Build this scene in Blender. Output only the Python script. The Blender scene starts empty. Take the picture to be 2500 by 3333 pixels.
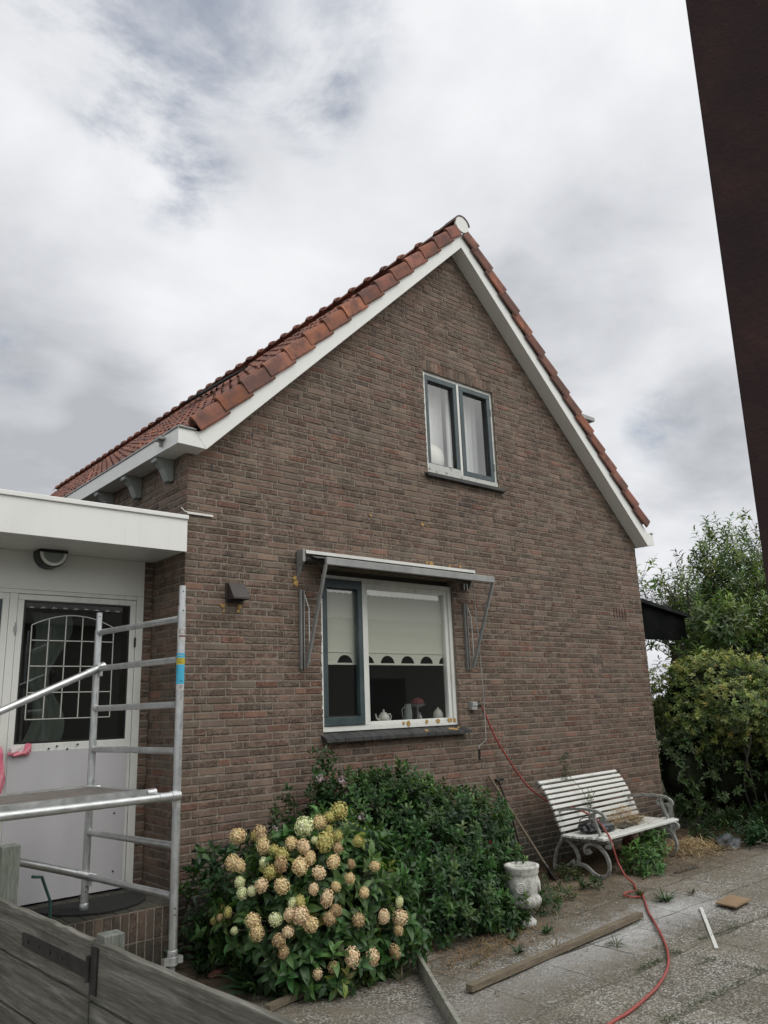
import bpy, bmesh, math, random
import numpy as np
from mathutils import Vector, Matrix
R = math.radians
PI = math.pi
random.seed(7)
rng = np.random.default_rng(11)
scn = bpy.context.scene
COL = scn.collection

# ------------------------------------------------------------------ camera
cam_d = bpy.data.cameras.new('camera')
cam = bpy.data.objects.new('camera', cam_d); COL.objects.link(cam)
CAM = Vector((-2.9121, -5.8703, 1.73))
f_, pi_, ya_, ro_ = 2548.6, 0.2436, 0.7150, -0.0353
fw = Vector((math.sin(ya_)*math.cos(pi_), math.cos(ya_)*math.cos(pi_), math.sin(pi_)))
rt = Vector((math.cos(ya_), -math.sin(ya_), 0)); up = rt.cross(fw)
r2 = math.cos(ro_)*rt + math.sin(ro_)*up; u2 = -math.sin(ro_)*rt + math.cos(ro_)*up
cam.matrix_world = Matrix(((r2.x, u2.x, -fw.x, CAM.x), (r2.y, u2.y, -fw.y, CAM.y), (r2.z, u2.z, -fw.z, CAM.z), (0, 0, 0, 1)))
cam_d.sensor_fit = 'VERTICAL'; cam_d.sensor_height = 24.0; cam_d.lens = f_/3333*24.0
cam_d.clip_start = 0.05; cam_d.clip_end = 3000
scn.camera = cam

# ------------------------------------------------------------------ world
SUN_EL, SUN_AZ = 50, 168          # azimuth measured from +Y towards +X
w = bpy.data.worlds.new("World"); scn.world = w; w.use_nodes = True
nt = w.node_tree; nt.nodes.clear()
def N(t, nt_, **k):
    n = nt_.nodes.new(t)
    for a, b in k.items():
        if a.startswith('i_'):
            n.inputs[a[2:]].default_value = b
        else: setattr(n, a, b)
    return n
def build_world():
    L = nt.links.new
    out = N('ShaderNodeOutputWorld', nt)
    sky = N('ShaderNodeTexSky', nt, sky_type='NISHITA', sun_disc=False, sun_elevation=R(SUN_EL), sun_rotation=R(SUN_AZ))
    bgs = N('ShaderNodeBackground', nt); bgs.inputs['Strength'].default_value = 0.10
    L(sky.outputs[0], bgs.inputs['Color'])
    tc = N('ShaderNodeTexCoord', nt)
    sep = N('ShaderNodeSeparateXYZ', nt); L(tc.outputs['Generated'], sep.inputs[0])
    def M(op, a, b=None, c=None):
        m = N('ShaderNodeMath', nt, operation=op)
        for i, v in enumerate((a, b, c)):
            if v is None: continue
            if isinstance(v, (int, float)): m.inputs[i].default_value = v
            else: L(v, m.inputs[i])
        return m.outputs[0]
    zz = M('ADD', M('MAXIMUM', sep.outputs['Z'], 0.0), 0.22)
    cmb = N('ShaderNodeCombineXYZ', nt)
    L(M('DIVIDE', sep.outputs['X'], zz), cmb.inputs[0]); L(M('DIVIDE', sep.outputs['Y'], zz), cmb.inputs[1])
    def noise(scale, detail, rough, off, dist=0.0):
        mp = N('ShaderNodeMapping', nt); mp.inputs['Location'].default_value = off
        L(cmb.outputs[0], mp.inputs['Vector'])
        n = N('ShaderNodeTexNoise', nt); n.inputs['Scale'].default_value = scale; n.inputs['Detail'].default_value = detail
        n.inputs['Roughness'].default_value = rough; n.inputs['Distortion'].default_value = dist
        L(mp.outputs[0], n.inputs['Vector']); return n.outputs['Fac']
    def blob(d, r0, r1):    # soft patch of sky round a direction
        v = N('ShaderNodeVectorMath', nt, operation='DOT_PRODUCT'); L(tc.outputs['Generated'], v.inputs[0]); v.inputs[1].default_value = d
        mr = N('ShaderNodeMapRange', nt, interpolation_type='SMOOTHSTEP'); L(v.outputs['Value'], mr.inputs[0])
        mr.inputs[1].default_value = math.cos(R(r1)); mr.inputs[2].default_value = math.cos(R(r0)); return mr.outputs[0]
    def ray(px, py):
        d = fw + r2*((px-1250)/f_) - u2*((py-1666.5)/f_); d.normalize(); return d
    n1 = noise(1.3, 8, 0.55, (3.1, 1.7, 0), 0.25)
    n2 = noise(3.6, 10, 0.55, (7.3, 2.2, 0), 0.25)
    n3 = noise(0.8, 4, 0.5, (1.3, 9.2, 0), 0.1)
    # cloud brightness
    s = M('ADD', M('MULTIPLY', n1, 0.55), M('MULTIPLY', n2, 0.45))
    dark = [((40, 1400), 2, 14, .19), ((420, 1350), .5, 5, .15), ((2330, 1380), .5, 6.5, .24), ((1850, 1000), 1, 9, .06), ((1050, 350), 1, 10, .05), ((100, 850), 1, 9, .05), ((1900, 900), 1, 10, .045), ((1700, 100), 1, 9, .03)]
    for (p, a, b, k) in dark: s = M('SUBTRACT', s, M('MULTIPLY', blob(ray(*p), a, b), k))
    light = [((250, 350), 1, 9, .08), ((2200, 1600), 1, 5, .07), ((700, 1150), 2, 12, .07), ((1300, 600), 2, 12, .06), ((1500, 250), 1, 8, .05), ((100, 1200), 1, 5, .05)]
    for (p, a, b, k) in light: s = M('ADD', s, M('MULTIPLY', blob(ray(*p), a, b), k))
    s = M('ADD', s, M('MULTIPLY', blob((math.sin(R(SUN_AZ-25))*.78, math.cos(R(SUN_AZ-25))*.78, .62), 5, 78), .36))     # brighter cloud towards the hidden sun
    cr = N('ShaderNodeValToRGB', nt); L(s, cr.inputs[0])
    e = cr.color_ramp.elements
    e[0].position = 0.26; e[0].color = (0.44, 0.455, 0.485, 1)
    e[1].position = 0.68; e[1].color = (0.85, 0.86, 0.88, 1)
    a = e.new(0.98); a.color = (1.5, 1.48, 1.45, 1)
    a = e.new(0.40); a.color = (0.60, 0.615, 0.645, 1)
    a = e.new(0.50); a.color = (0.71, 0.725, 0.755, 1)
    bgc = N('ShaderNodeBackground', nt); L(cr.outputs[0], bgc.inputs['Color']); bgc.inputs['Strength'].default_value = 1.0
    # gaps of blue
    g = None
    for (p, a_, b_, k) in [((470, 330), 1, 6, 1.0), ((1020, 320), .5, 4.5, 1.1), ((590, 560), .5, 5, .9), ((300, 100), 1, 6, .9), ((700, 130), .5, 7, .8), ((1130, 120), .5, 5, .6), ((2150, 1390), .3, 3.0, .7), ((40, 1170), .3, 3, .6)]:
        q = M('MULTIPLY', blob(ray(*p), a_, b_), k); g = q if g is None else M('MAXIMUM', g, q)
    n4 = noise(3.6, 10, 0.62, (2.3, 5.2, 0), 0.35)
    mr = N('ShaderNodeMapRange', nt, interpolation_type='SMOOTHSTEP'); L(n4, mr.inputs[0]); mr.inputs[1].default_value = 0.40; mr.inputs[2].default_value = 0.66
    gap = M('MULTIPLY', M('MULTIPLY', g, mr.outputs[0]), 0.78)
    mx = N('ShaderNodeMixShader', nt); L(gap, mx.inputs[0]); L(bgc.outputs[0], mx.inputs[1]); L(bgs.outputs[0], mx.inputs[2])
    L(mx.outputs[0], out.inputs[0])
build_world()
sd = bpy.data.lights.new('sun', 'SUN'); sd.energy = 1.1; sd.angle = R(40); sd.color = (1, .97, .92)
sun = bpy.data.objects.new('sun', sd); COL.objects.link(sun)
sdir = Vector((math.sin(R(SUN_AZ))*math.cos(R(SUN_EL)), math.cos(R(SUN_AZ))*math.cos(R(SUN_EL)), math.sin(R(SUN_EL))))
sun.rotation_euler = sdir.to_track_quat('Z', 'Y').to_euler(); sun.location = sdir*30
vs = scn.view_settings; vs.view_transform = 'Standard'; vs.look = 'None'; vs.gamma = 1.0; vs.use_curve_mapping = False; vs.exposure = 0.12

# ------------------------------------------------------------------ materials
def mat(name, color=(.5, .5, .5), rough=.6, metal=0, spec=.5):
    m = bpy.data.materials.new(name); m.use_nodes = True
    b = m.node_tree.nodes['Principled BSDF']
    b.inputs['Base Color'].default_value = (*color, 1); b.inputs['Roughness'].default_value = rough
    b.inputs['Metallic'].default_value = metal; b.inputs['Specular IOR Level'].default_value = spec
    return m
class NT:
    def __init__(s, m): s.t = m.node_tree; s.b = s.t.nodes['Principled BSDF']; s.tc = s.t.nodes.new('ShaderNodeTexCoord')
    def l(s, a, b): s.t.links.new(a, b)
    def noise(s, scale, detail=5, rough=.55, dist=0, sc=None, vec=None, rot=None):
        n = s.t.nodes.new('ShaderNodeTexNoise'); n.inputs['Scale'].default_value = scale; n.inputs['Detail'].default_value = detail
        n.inputs['Roughness'].default_value = rough; n.inputs['Distortion'].default_value = dist
        mp = s.t.nodes.new('ShaderNodeMapping')
        if sc: mp.inputs['Scale'].default_value = sc
        if rot: mp.inputs['Rotation'].default_value = rot
        s.l(vec or s.tc.outputs['Object'], mp.inputs[0]); s.l(mp.outputs[0], n.inputs['Vector']); return n.outputs['Fac']
    def ramp(s, v, stops):
        r = s.t.nodes.new('ShaderNodeValToRGB'); s.l(v, r.inputs[0]); e = r.color_ramp.elements
        e[0].position, e[1].position = stops[0][0], stops[-1][0]
        c = lambda x: (x, x, x, 1) if isinstance(x, (int, float)) else (*x, 1)
        e[0].color, e[1].color = c(stops[0][1]), c(stops[-1][1])
        for p, q in stops[1:-1]: a = e.new(p); a.color = c(q)
        return r.outputs[0]
    def mix(s, fac, a, b, mode='MIX'):
        m = s.t.nodes.new('ShaderNodeMix'); m.data_type = 'RGBA'; m.blend_type = mode
        for i, v in ((0, fac), (6, a), (7, b)):
            if isinstance(v, (int, float)): m.inputs[i].default_value = v
            elif isinstance(v, tuple): m.inputs[i].default_value = (*v, 1)
            else: s.l(v, m.inputs[i])
        return m.outputs[2]
    def math(s, op, a, b=None, c=None):
        m = s.t.nodes.new('ShaderNodeMath'); m.operation = op
        for i, v in enumerate((a, b, c)):
            if v is None: continue
            if isinstance(v, (int, float)): m.inputs[i].default_value = v
            else: s.l(v, m.inputs[i])
        return m.outputs[0]
    def attr(s, name, out='Color'):
        a = s.t.nodes.new('ShaderNodeAttribute'); a.attribute_name = name; return a.outputs[out]
    def vor(s, scale, feature='F1', sc=None, rand=1.0):
        v = s.t.nodes.new('ShaderNodeTexVoronoi'); v.feature = feature; v.inputs['Scale'].default_value = scale; v.inputs['Randomness'].default_value = rand
        mp = s.t.nodes.new('ShaderNodeMapping')
        if sc: mp.inputs['Scale'].default_value = sc
        s.l(s.tc.outputs['Object'], mp.inputs[0]); s.l(mp.outputs[0], v.inputs['Vector']); return v
    def bump(s, h, strength=.3, dist=.01):
        b = s.t.nodes.new('ShaderNodeBump'); b.inputs['Strength'].default_value = strength; b.inputs['Distance'].default_value = dist
        s.l(h, b.inputs['Height']); s.l(b.outputs[0], s.b.inputs['Normal'])
    def col(s, c): s.l(c, s.b.inputs['Base Color'])
    def rough(s, c): s.l(c, s.b.inputs['Roughness'])
    def sep(s, ax):
        n = s.t.nodes.new('ShaderNodeSeparateXYZ'); s.l(s.tc.outputs['Object'], n.inputs[0]); return n.outputs[ax]

def noisy(name, c1, c2, scale=6, rough=.6, bump=.1, bscale=60, detail=6, lo=.35, hi=.65, metal=0, sc=None, spec=.5, bd=.004):
    m = mat(name, c1, rough, metal, spec); n = NT(m)
    n.col(n.ramp(n.noise(scale, detail, sc=sc), [(lo, c1), (hi, c2)]))
    if bump: n.bump(n.noise(bscale, 4, sc=sc), bump, bd)
    return m

def brick_mat():
    m = mat('brick', rough=.88, spec=.25); n = NT(m)
    base = n.attr('col'); mark = n.attr('col', 'Alpha')
    fine = n.noise(90, 5, .6); base2 = n.mix(1.0, base, n.ramp(fine, [(.25, .80), (.75, 1.2)]), 'MULTIPLY')
    blot = n.noise(9, 4, .5); base2 = n.mix(1.0, base2, n.ramp(blot, [(.3, .84), (.7, 1.13)]), 'MULTIPLY')
    # folded dark creases of hand made bricks
    cr = n.noise(16, 3, .6, dist=2.2, sc=(1, 1, 2.6))
    c = n.math('ABSOLUTE', n.math('SUBTRACT', cr, .5))
    area = n.noise(11, 2, .5, sc=(1, 1, 1.6))
    line = n.math('MULTIPLY', n.math('LESS_THAN', c, .026), n.math('GREATER_THAN', area, .43))
    line = n.math('MULTIPLY', line, mark)
    pits = n.math('MULTIPLY', n.math('GREATER_THAN', n.noise(55, 3, .55, sc=(1, 1, 1.6)), .66), n.math('ADD', n.math('MULTIPLY', mark, .8), .1))
    dk = n.math('MINIMUM', n.math('ADD', line, n.math('MULTIPLY', pits, .7)), 1.0)
    c3 = n.mix(n.math('MULTIPLY', dk, .78), base2, (.022, .018, .016))
    # lime bloom on the lower right and along the verge
    eff = n.ramp(n.noise(14, 6, .7), [(.58, 0.0), (.75, .38)])
    zc = n.sep('Z'); xc = n.sep('X')
    reg = n.math('MULTIPLY', n.math('GREATER_THAN', xc, 3.0), n.ramp(n.math('DIVIDE', zc, 3.0), [(.25, 1.0), (.75, 0.0)]))
    verge = n.math('SUBTRACT', n.math('MULTIPLY_ADD', xc, .962, 3.62), zc)
    vm = n.ramp(n.math('ABSOLUTE', verge), [(.0, .9), (.30, 0.0)])
    c4 = n.mix(n.math('MULTIPLY', eff, n.math('MINIMUM', n.math('ADD', n.math('ADD', reg, vm), .12), 1.0)), c3, (.42, .40, .38))
    # green-black algae at the foot of the wall
    al = n.math('MULTIPLY', n.ramp(n.math('ADD', zc, n.math('MULTIPLY', n.noise(2.5, 4), .8)), [(.62, .85), (1.30, 0.0)]), 1.0)
    c5 = n.mix(al, c4, (.06, .06, .05))
    stk = n.ramp(n.noise(2.6, 6, .6, sc=(2.6, 2.6, .28)), [(.36, .84), (.62, 1.06)])
    c6 = n.mix(1.0, c5, stk, 'MULTIPLY')
    n.col(c6)
    h = n.math('SUBTRACT', n.math('ADD', n.math('MULTIPLY', n.noise(45, 5, .6), .6), n.math('MULTIPLY', n.noise(140, 3), .25)), n.math('MULTIPLY', dk, .9))
    n.bump(h, .8, .004)
    return m
BRICK = brick_mat()
MORTAR = mat('mortar', rough=.95, spec=.1)
_n = NT(MORTAR); _n.col(_n.ramp(_n.noise(30, 6, .65), [(.3, (.16, .135, .11)), (.55, (.245, .215, .178)), (.75, (.36, .325, .28))])); _n.bump(_n.noise(160, 3), .6, .004)
def tile_mat():
    m = mat('roof_tile_clay', rough=.9, spec=.12); n = NT(m)
    b = n.attr('col')
    st = n.ramp(n.noise(5, 6, .6), [(.40, 0.0), (.60, .80)])
    c = n.mix(st, b, (.13, .085, .078))
    c = n.mix(n.ramp(n.noise(40, 4, .7), [(.6, 0.0), (.72, .5)]), c, (.06, .045, .04))
    c = n.mix(n.ramp(n.noise(11, 5, .7), [(.70, 0.0), (.78, .5)]), c, (.32, .30, .22))
    n.col(c); n.bump(n.noise(120, 4), .25, .003)
    return m
TILE = tile_mat()
def white_mat(name, c=(.62, .63, .60), rough=.4, dirt=.25, dc=(.33, .33, .29)):
    m = mat(name, c, rough); n = NT(m)
    d = n.ramp(n.noise(3.2, 7, .65, sc=(1, 1, .5)), [(.5, 0.0), (.8, dirt)])
    cc = n.mix(d, c, dc)
    cc_ = n.ramp(n.noise(5, 6, .7, sc=(3.5, 3.5, .15)), [(.56, 0.0), (.78, dirt*1.1)]); cc = n.mix(cc_, cc, dc)
    cc = n.mix(n.ramp(n.noise(70, 3, .6), [(.72, 0.0), (.80, dirt*1.3)]), cc, (.12, .12, .10))
    n.col(cc); n.bump(n.noise(220, 2), .06, .002)
    return m
WHITE = white_mat('white_trim', (.76, .77, .735), .35, .15)
WHITE2 = white_mat('white_paint_old', (.70, .71, .67), .5, .45, (.28, .29, .25))
SOFFIT = white_mat('white_soffit', (.70, .71, .675), .3, .12)
PANEL = white_mat('pale_grey_panel', (.50, .495, .51), .45, .18, (.36, .36, .38))
def teal_mat():
    m = mat('blue_green_paint', rough=.45); n = NT(m)
    fl = n.ramp(n.noise(38, 8, .75, sc=(1, 1, .6)), [(.63, 0.0), (.66, 1.0)])
    c = n.mix(n.ramp(n.noise(6, 5), [(.35, 0.0), (.7, 1.0)]), (.032, .052, .058), (.058, .082, .088))
    n.col(n.mix(n.math('MULTIPLY', fl, .6), c, (.30, .33, .32))); n.bump(n.noise(60, 5), .3, .003); return m
TEAL = teal_mat()
def flaky_mat():
    m = mat('flaking_white_paint', rough=.7); n = NT(m)
    fl = n.ramp(n.noise(22, 8, .75, sc=(.6, 1, 1)), [(.56, 0.0), (.64, 1.0)])
    n.col(n.mix(fl, (.50, .51, .48), (.14, .15, .135))); n.bump(fl, .5, .004); return m
FLAKY = flaky_mat()
def glass_mat(name, tint=(.86, .9, .9), ior=.1):
    m = bpy.data.materials.new(name); m.use_nodes = True; t = m.node_tree; t.nodes.clear()
    o = t.nodes.new('ShaderNodeOutputMaterial'); mx = t.nodes.new('ShaderNodeMixShader')
    lw = t.nodes.new('ShaderNodeLayerWeight'); lw.inputs[0].default_value = .5        # Schlick reflectance, the same from both sides
    pw = t.nodes.new('ShaderNodeMath'); pw.operation = 'POWER'; pw.inputs[1].default_value = 4.0; t.links.new(lw.outputs['Facing'], pw.inputs[0])
    fr = t.nodes.new('ShaderNodeMath'); fr.operation = 'MULTIPLY_ADD'; fr.inputs[1].default_value = 1-ior; fr.inputs[2].default_value = ior; t.links.new(pw.outputs[0], fr.inputs[0])
    tr = t.nodes.new('ShaderNodeBsdfTransparent'); tr.inputs[0].default_value = (*tint, 1)
    gl = t.nodes.new('ShaderNodeBsdfGlossy'); gl.inputs['Roughness'].default_value = 0.012
    tc = t.nodes.new('ShaderNodeTexCoord'); nz = t.nodes.new('ShaderNodeTexNoise'); nz.inputs['Scale'].default_value = 1.6
    bp = t.nodes.new('ShaderNodeBump'); bp.inputs['Strength'].default_value = .02; bp.inputs['Distance'].default_value = .02
    t.links.new(tc.outputs['Object'], nz.inputs['Vector']); t.links.new(nz.outputs[0], bp.inputs['Height']); t.links.new(bp.outputs[0], gl.inputs['Normal'])
    t.links.new(fr.outputs[0], mx.inputs[0]); t.links.new(tr.outputs[0], mx.inputs[1]); t.links.new(gl.outputs[0], mx.inputs[2]); t.links.new(mx.outputs[0], o.inputs[0])
    return m
GLASS = glass_mat('window_glass', (.96, .97, .96), .17)
GLASS_D = glass_mat('leaded_glass', (.6, .66, .62), .12)
ALU = mat('scaffold_aluminium', (.52, .54, .54), .38, .85)
_n = NT(ALU); _n.col(_n.ramp(_n.noise(9, 7, .7), [(.3, (.46, .48, .48)), (.7, (.72, .74, .74))])); _n.rough(_n.ramp(_n.noise(25, 5), [(.3, .30), (.7, .55)])); _n.bump(_n.noise(90, 4), .08, .002)
GREYAL = noisy('grey_aluminium', (.24, .245, .24), (.32, .325, .315), 5, .45, .03, metal=.3)
BLACK = noisy('black_metal', (.012, .012, .012), (.03, .028, .026), 20, .5, .2)
BLACKP = mat('black_plastic', (.012, .012, .013), .45)
DARKROOM = mat('dark_room', (.15, .14, .125), .9)
DARKWOOD = mat('roof_underlay', (.025, .022, .02), .9)
STEEL = mat('rusty_steel', (.03, .02, .018), .95, spec=.1)
_n = NT(STEEL); _n.col(_n.ramp(_n.noise(7, 8, .7), [(.35, (.034, .024, .025)), (.55, (.044, .028, .028)), (.72, (.075, .042, .036))])); _n.bump(_n.noise(120, 4), .4, .003)
def wood_mat(name, c1, c2, c3, sc, ns=4, rough=.85, green=None):
    m = mat(name, c1, rough, spec=.2); n = NT(m)
    g = n.noise(ns, 9, .68, dist=.25, sc=sc)
    c = n.ramp(g, [(.3, c1), (.5, c2), (.72, c3)])
    c = n.mix(1.0, c, n.ramp(n.noise(ns*5, 6, .7, sc=sc), [(.35, .70), (.5, 1.0), (.65, 1.25)]), 'MULTIPLY')
    if green: c = n.mix(n.ramp(n.noise(2.2, 6, .6), [(.45, 0.0), (.7, .7)]), c, green)
    n.col(c); n.bump(g, .5, .006); return m
FENCE = wood_mat('weathered_plank', (.08, .076, .064), (.14, .135, .115), (.27, .26, .225), (14, .45, 20), 2.2, green=(.045, .055, .032))
FENCE2 = wood_mat('grey_post_wood', (.09, .10, .085), (.16, .17, .15), (.27, .27, .25), (9, 9, 1.2), 4, green=(.10, .13, .09))
BEAMW = wood_mat('brown_timber', (.12, .10, .072), (.175, .145, .105), (.25, .215, .165), (1, 12, 12), 5)
BOARDW = wood_mat('whitewashed_board', (.16, .17, .14), (.27, .27, .235), (.42, .42, .38), (6, 3, 6), 4, green=(.20, .22, .15))
CAST = mat('bench_cast_iron', (.3, .3, .29), .75)
_n = NT(CAST); _n.col(_n.ramp(_n.noise(26, 7, .75), [(.35, (.10, .10, .085)), (.50, (.28, .285, .265)), (.75, (.42, .425, .40))])); _n.bump(_n.noise(70, 5), .5, .004)
SLAT = white_mat('bench_slat_paint', (.66, .675, .64), .5, .5, (.30, .30, .26))
TREAD = noisy('platform_plywood', (.13, .115, .10), (.19, .17, .15), 14, .8, .2, 90)
RUBBER = noisy('black_doormat', (.008, .009, .009), (.02, .022, .02), 30, .9, .8, 160)
STONEW = mat('old_white_stone', (.5, .5, .46), .85)
_n = NT(STONEW); _n.col(_n.ramp(_n.noise(12, 8, .75), [(.34, (.14, .14, .11)), (.46, (.50, .50, .46)), (.7, (.72, .72, .68))])); _n.bump(_n.noise(60, 6), .6, .006)
CABLE = noisy('red_cable', (.36, .075, .06), (.29, .06, .05), 10, .5, .05)
SILLT = noisy('dark_sill_tile', (.022, .023, .024), (.055, .055, .055), 9, .6, .3)
PINK = noisy('pink_cloth', (.62, .12, .20), (.75, .28, .33), 9, .8, .4, 40, lo=.4, hi=.6)
PINKW = noisy('pale_cloth', (.62, .52, .52), (.72, .66, .66), 9, .8, .4, 40)
LICHEN = noisy('orange_lichen', (.34, .20, .06), (.46, .31, .11), 40, .95, .7, 90)
CREAM = mat('cream_blind', (.60, .61, .53), .8)
CURT = mat('white_curtain', (.80, .82, .82), .9)
CHINA = mat('white_china', (.55, .55, .5), .25)
CARDB = noisy('brown_cardboard', (.25, .165, .095), (.30, .205, .12), 8, .9, .15)
PVCG = noisy('grey_plastic', (.30, .31, .31), (.36, .37, .37), 10, .5, .03)
BROWNP = noisy('brown_plastic', (.035, .028, .025), (.05, .042, .037), 8, .5, .05)
BARK = noisy('bark', (.05, .045, .035), (.10, .09, .07), 20, .9, .7, 60, bd=.01)
STRAW = mat('dry_straw', (.3, .2, .1), .9); _n = NT(STRAW); _n.col(_n.attr('col'))
def leaf_mat():
    m = mat('leaf', rough=.42, spec=.4); n = NT(m); t = n.t
    c = n.attr('col'); n.col(c)
    tl = t.nodes.new('ShaderNodeBsdfTranslucent'); n.l(n.mix(1.0, c, (1.2, 1.4, .5), 'MULTIPLY'), tl.inputs[0])
    mx = t.nodes.new('ShaderNodeMixShader'); mx.inputs[0].default_value = .25
    o = t.nodes['Material Output']; n.l(n.b.outputs[0], mx.inputs[1]); n.l(tl.outputs[0], mx.inputs[2]); n.l(mx.outputs[0], o.inputs[0])
    return m
LEAF = leaf_mat()
SHADE_CORE = noisy('painted_shade', (.010, .014, .008), (.022, .026, .015), 9, .98, .8, 30, spec=.02, bd=.03)  # near-black colour stands in for the shade deep inside the bushes
FLOWER = mat('petal', rough=.8, spec=.2); _n = NT(FLOWER); _n.col(_n.attr('col'))

# ------------------------------------------------------------------ mesh helpers
ORG = {}          # world position of each object's origin
class MB:
    def __init__(s): s.v = []; s.f = []; s.c = []; s.sm = []; s.cur = None
    def add(s, vs_, fs, smooth=False, col=None):
        o = len(s.v); s.v.extend([tuple(v) for v in vs_])
        for f in fs:
            s.f.append(tuple(i+o for i in f)); s.sm.append(smooth); s.c.append(col)
        return s
    def box(s, a, b, M=None):
        x0, y0, z0 = a; x1, y1, z1 = b
        vs_ = [(x0, y0, z0), (x1, y0, z0), (x1, y1, z0), (x0, y1, z0), (x0, y0, z1), (x1, y0, z1), (x1, y1, z1), (x0, y1, z1)]
        if M: vs_ = [M @ Vector(v) for v in vs_]
        return s.add(vs_, [(0, 3, 2, 1), (4, 5, 6, 7), (0, 1, 5, 4), (1, 2, 6, 5), (2, 3, 7, 6), (3, 0, 4, 7)])
    def beam(s, p, q, wd, ht, upv=(0, 0, 1)):
        p = Vector(p); q = Vector(q); d = (q-p).normalized(); u = Vector(upv); sd_ = d.cross(u).normalized(); u = sd_.cross(d)
        vs_ = [P_ + sd_*(a*wd/2) + u*(b*ht/2) for P_ in (p, q) for a, b in ((-1, -1), (1, -1), (1, 1), (-1, 1))]
        return s.add(vs_, [(0, 1, 2, 3), (7, 6, 5, 4), (0, 4, 5, 1), (1, 5, 6, 2), (2, 6, 7, 3), (3, 7, 4, 0)])
    def tube(s, pts, r, n=10, caps=True, smooth=True):
        pts = [Vector(p) for p in pts]; k = len(pts); rs = r if isinstance(r, (list, tuple)) else [r]*k
        vs_ = []; prev = None
        for i, p in enumerate(pts):
            d = (pts[min(i+1, k-1)] - pts[max(i-1, 0)]).normalized()
            if prev is None: a = d.orthogonal().normalized()
            else: a = (prev - d*prev.dot(d)).normalized()
            prev = a; b = d.cross(a)
            for j in range(n):
                t = 2*PI*j/n; vs_.append(p + (a*math.cos(t) + b*math.sin(t))*rs[i])
        fs = [(i*n+j, i*n+(j+1) % n, (i+1)*n+(j+1) % n, (i+1)*n+j) for i in range(k-1) for j in range(n)]
        s.add(vs_, fs, smooth)
        if caps: s.add(vs_[:n], [tuple(range(n))[::-1]]); s.add(vs_[-n:], [tuple(range(n))])
        return s
    def sweep(s, pts, side, wd, th, smooth=False):   # rectangular bar along planar path; side = out-of-plane dir
        pts = [Vector(p) for p in pts]; side = Vector(side).normalized(); k = len(pts); vs_ = []
        for i, p in enumerate(pts):
            d = (pts[min(i+1, k-1)] - pts[max(i-1, 0)]).normalized(); u = side.cross(d).normalized()
            t_ = th[i] if isinstance(th, (list, tuple)) else th
            vs_ += [p + side*(a*wd/2) + u*(b*t_/2) for a, b in ((-1, -1), (1, -1), (1, 1), (-1, 1))]
        fs = [(i*4+j, i*4+(j+1) % 4, (i+1)*4+(j+1) % 4, (i+1)*4+j) for i in range(k-1) for j in range(4)]
        fs += [(3, 2, 1, 0), tuple(4*(k-1)+j for j in range(4))]
        return s.add(vs_, fs)
    def prism(s, poly, fn, d0, d1):    # poly 2d list; fn(a,b,d)->3d
        n = len(poly); vs_ = [fn(a, b, d0) for a, b in poly] + [fn(a, b, d1) for a, b in poly]
        fs = [tuple(range(n))[::-1], tuple(range(n, 2*n))] + [(i, (i+1) % n, n+(i+1) % n, n+i) for i in range(n)]
        return s.add(vs_, fs)
    def lathe(s, prof, c, n=20, smooth=True, sq=1.0, M=None):
        vs_ = []
        for r, z in prof:
            for j in range(n):
                t = 2*PI*j/n; p = Vector((r*math.cos(t), r*math.sin(t)*sq, z))
                vs_.append((M @ p if M else p) + Vector(c))
        k = len(prof)
        fs = [(i*n+j, i*n+(j+1) % n, (i+1)*n+(j+1) % n, (i+1)*n+j) for i in range(k-1) for j in range(n)]
        s.add(vs_, fs, smooth)
        s.add(vs_[:n], [tuple(range(n))[::-1]]); s.add(vs_[-n:], [tuple(range(n))]); return s
    def build(s, name, m, parent=None, bevel=0, origin=None):
        org = ORG[parent.name] if parent else (Vector(origin) if origin is not None else Vector((0, 0, 0)))
        me = bpy.data.meshes.new(name)
        me.from_pydata([(v[0]-org.x, v[1]-org.y, v[2]-org.z) for v in s.v], [], s.f)
        me.polygons.foreach_set('use_smooth', s.sm)
        if any(c is not None for c in s.c):
            ca = me.color_attributes.new('col', 'FLOAT_COLOR', 'CORNER')
            arr = np.concatenate([np.tile(np.array(c if c is not None else (.5, .5, .5, 1), float), (len(f), 1)) for c, f in zip(s.c, s.f)])
            ca.data.foreach_set('color', arr.ravel())
        if isinstance(m, (list, tuple)):
            for q in m: me.materials.append(q)
        else: me.materials.append(m)
        me.validate(); me.update()
        o = bpy.data.objects.new(name, me); COL.objects.link(o)
        if parent: o.parent = parent; ORG[o.name] = org.copy()
        else: o.location = org; ORG[o.name] = org.copy()
        if bevel:
            b = o.modifiers.new('bevel', 'BEVEL'); b.width = bevel; b.segments = 2; b.limit_method = 'ANGLE'; b.angle_limit = R(40)
        return o
def tag(o, label=None, cat=None, group=None, kind=None):
    if label: o['label'] = label
    if cat: o['category'] = cat
    if group: o['group'] = group
    if kind: o['kind'] = kind
    return o
def thing(name, label, cat, loc, group=None):
    o = bpy.data.objects.new(name, None); COL.objects.link(o); o.location = loc; o.empty_display_size = .1
    ORG[o.name] = Vector(loc); return tag(o, label, cat, group)
def B(a, b): return MB().box(a, b)
def xz(a, b, d): return (a, d, b)
def yz(a, b, d): return (d, a, b)
def xy(a, b, d): return (a, b, d)

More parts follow.
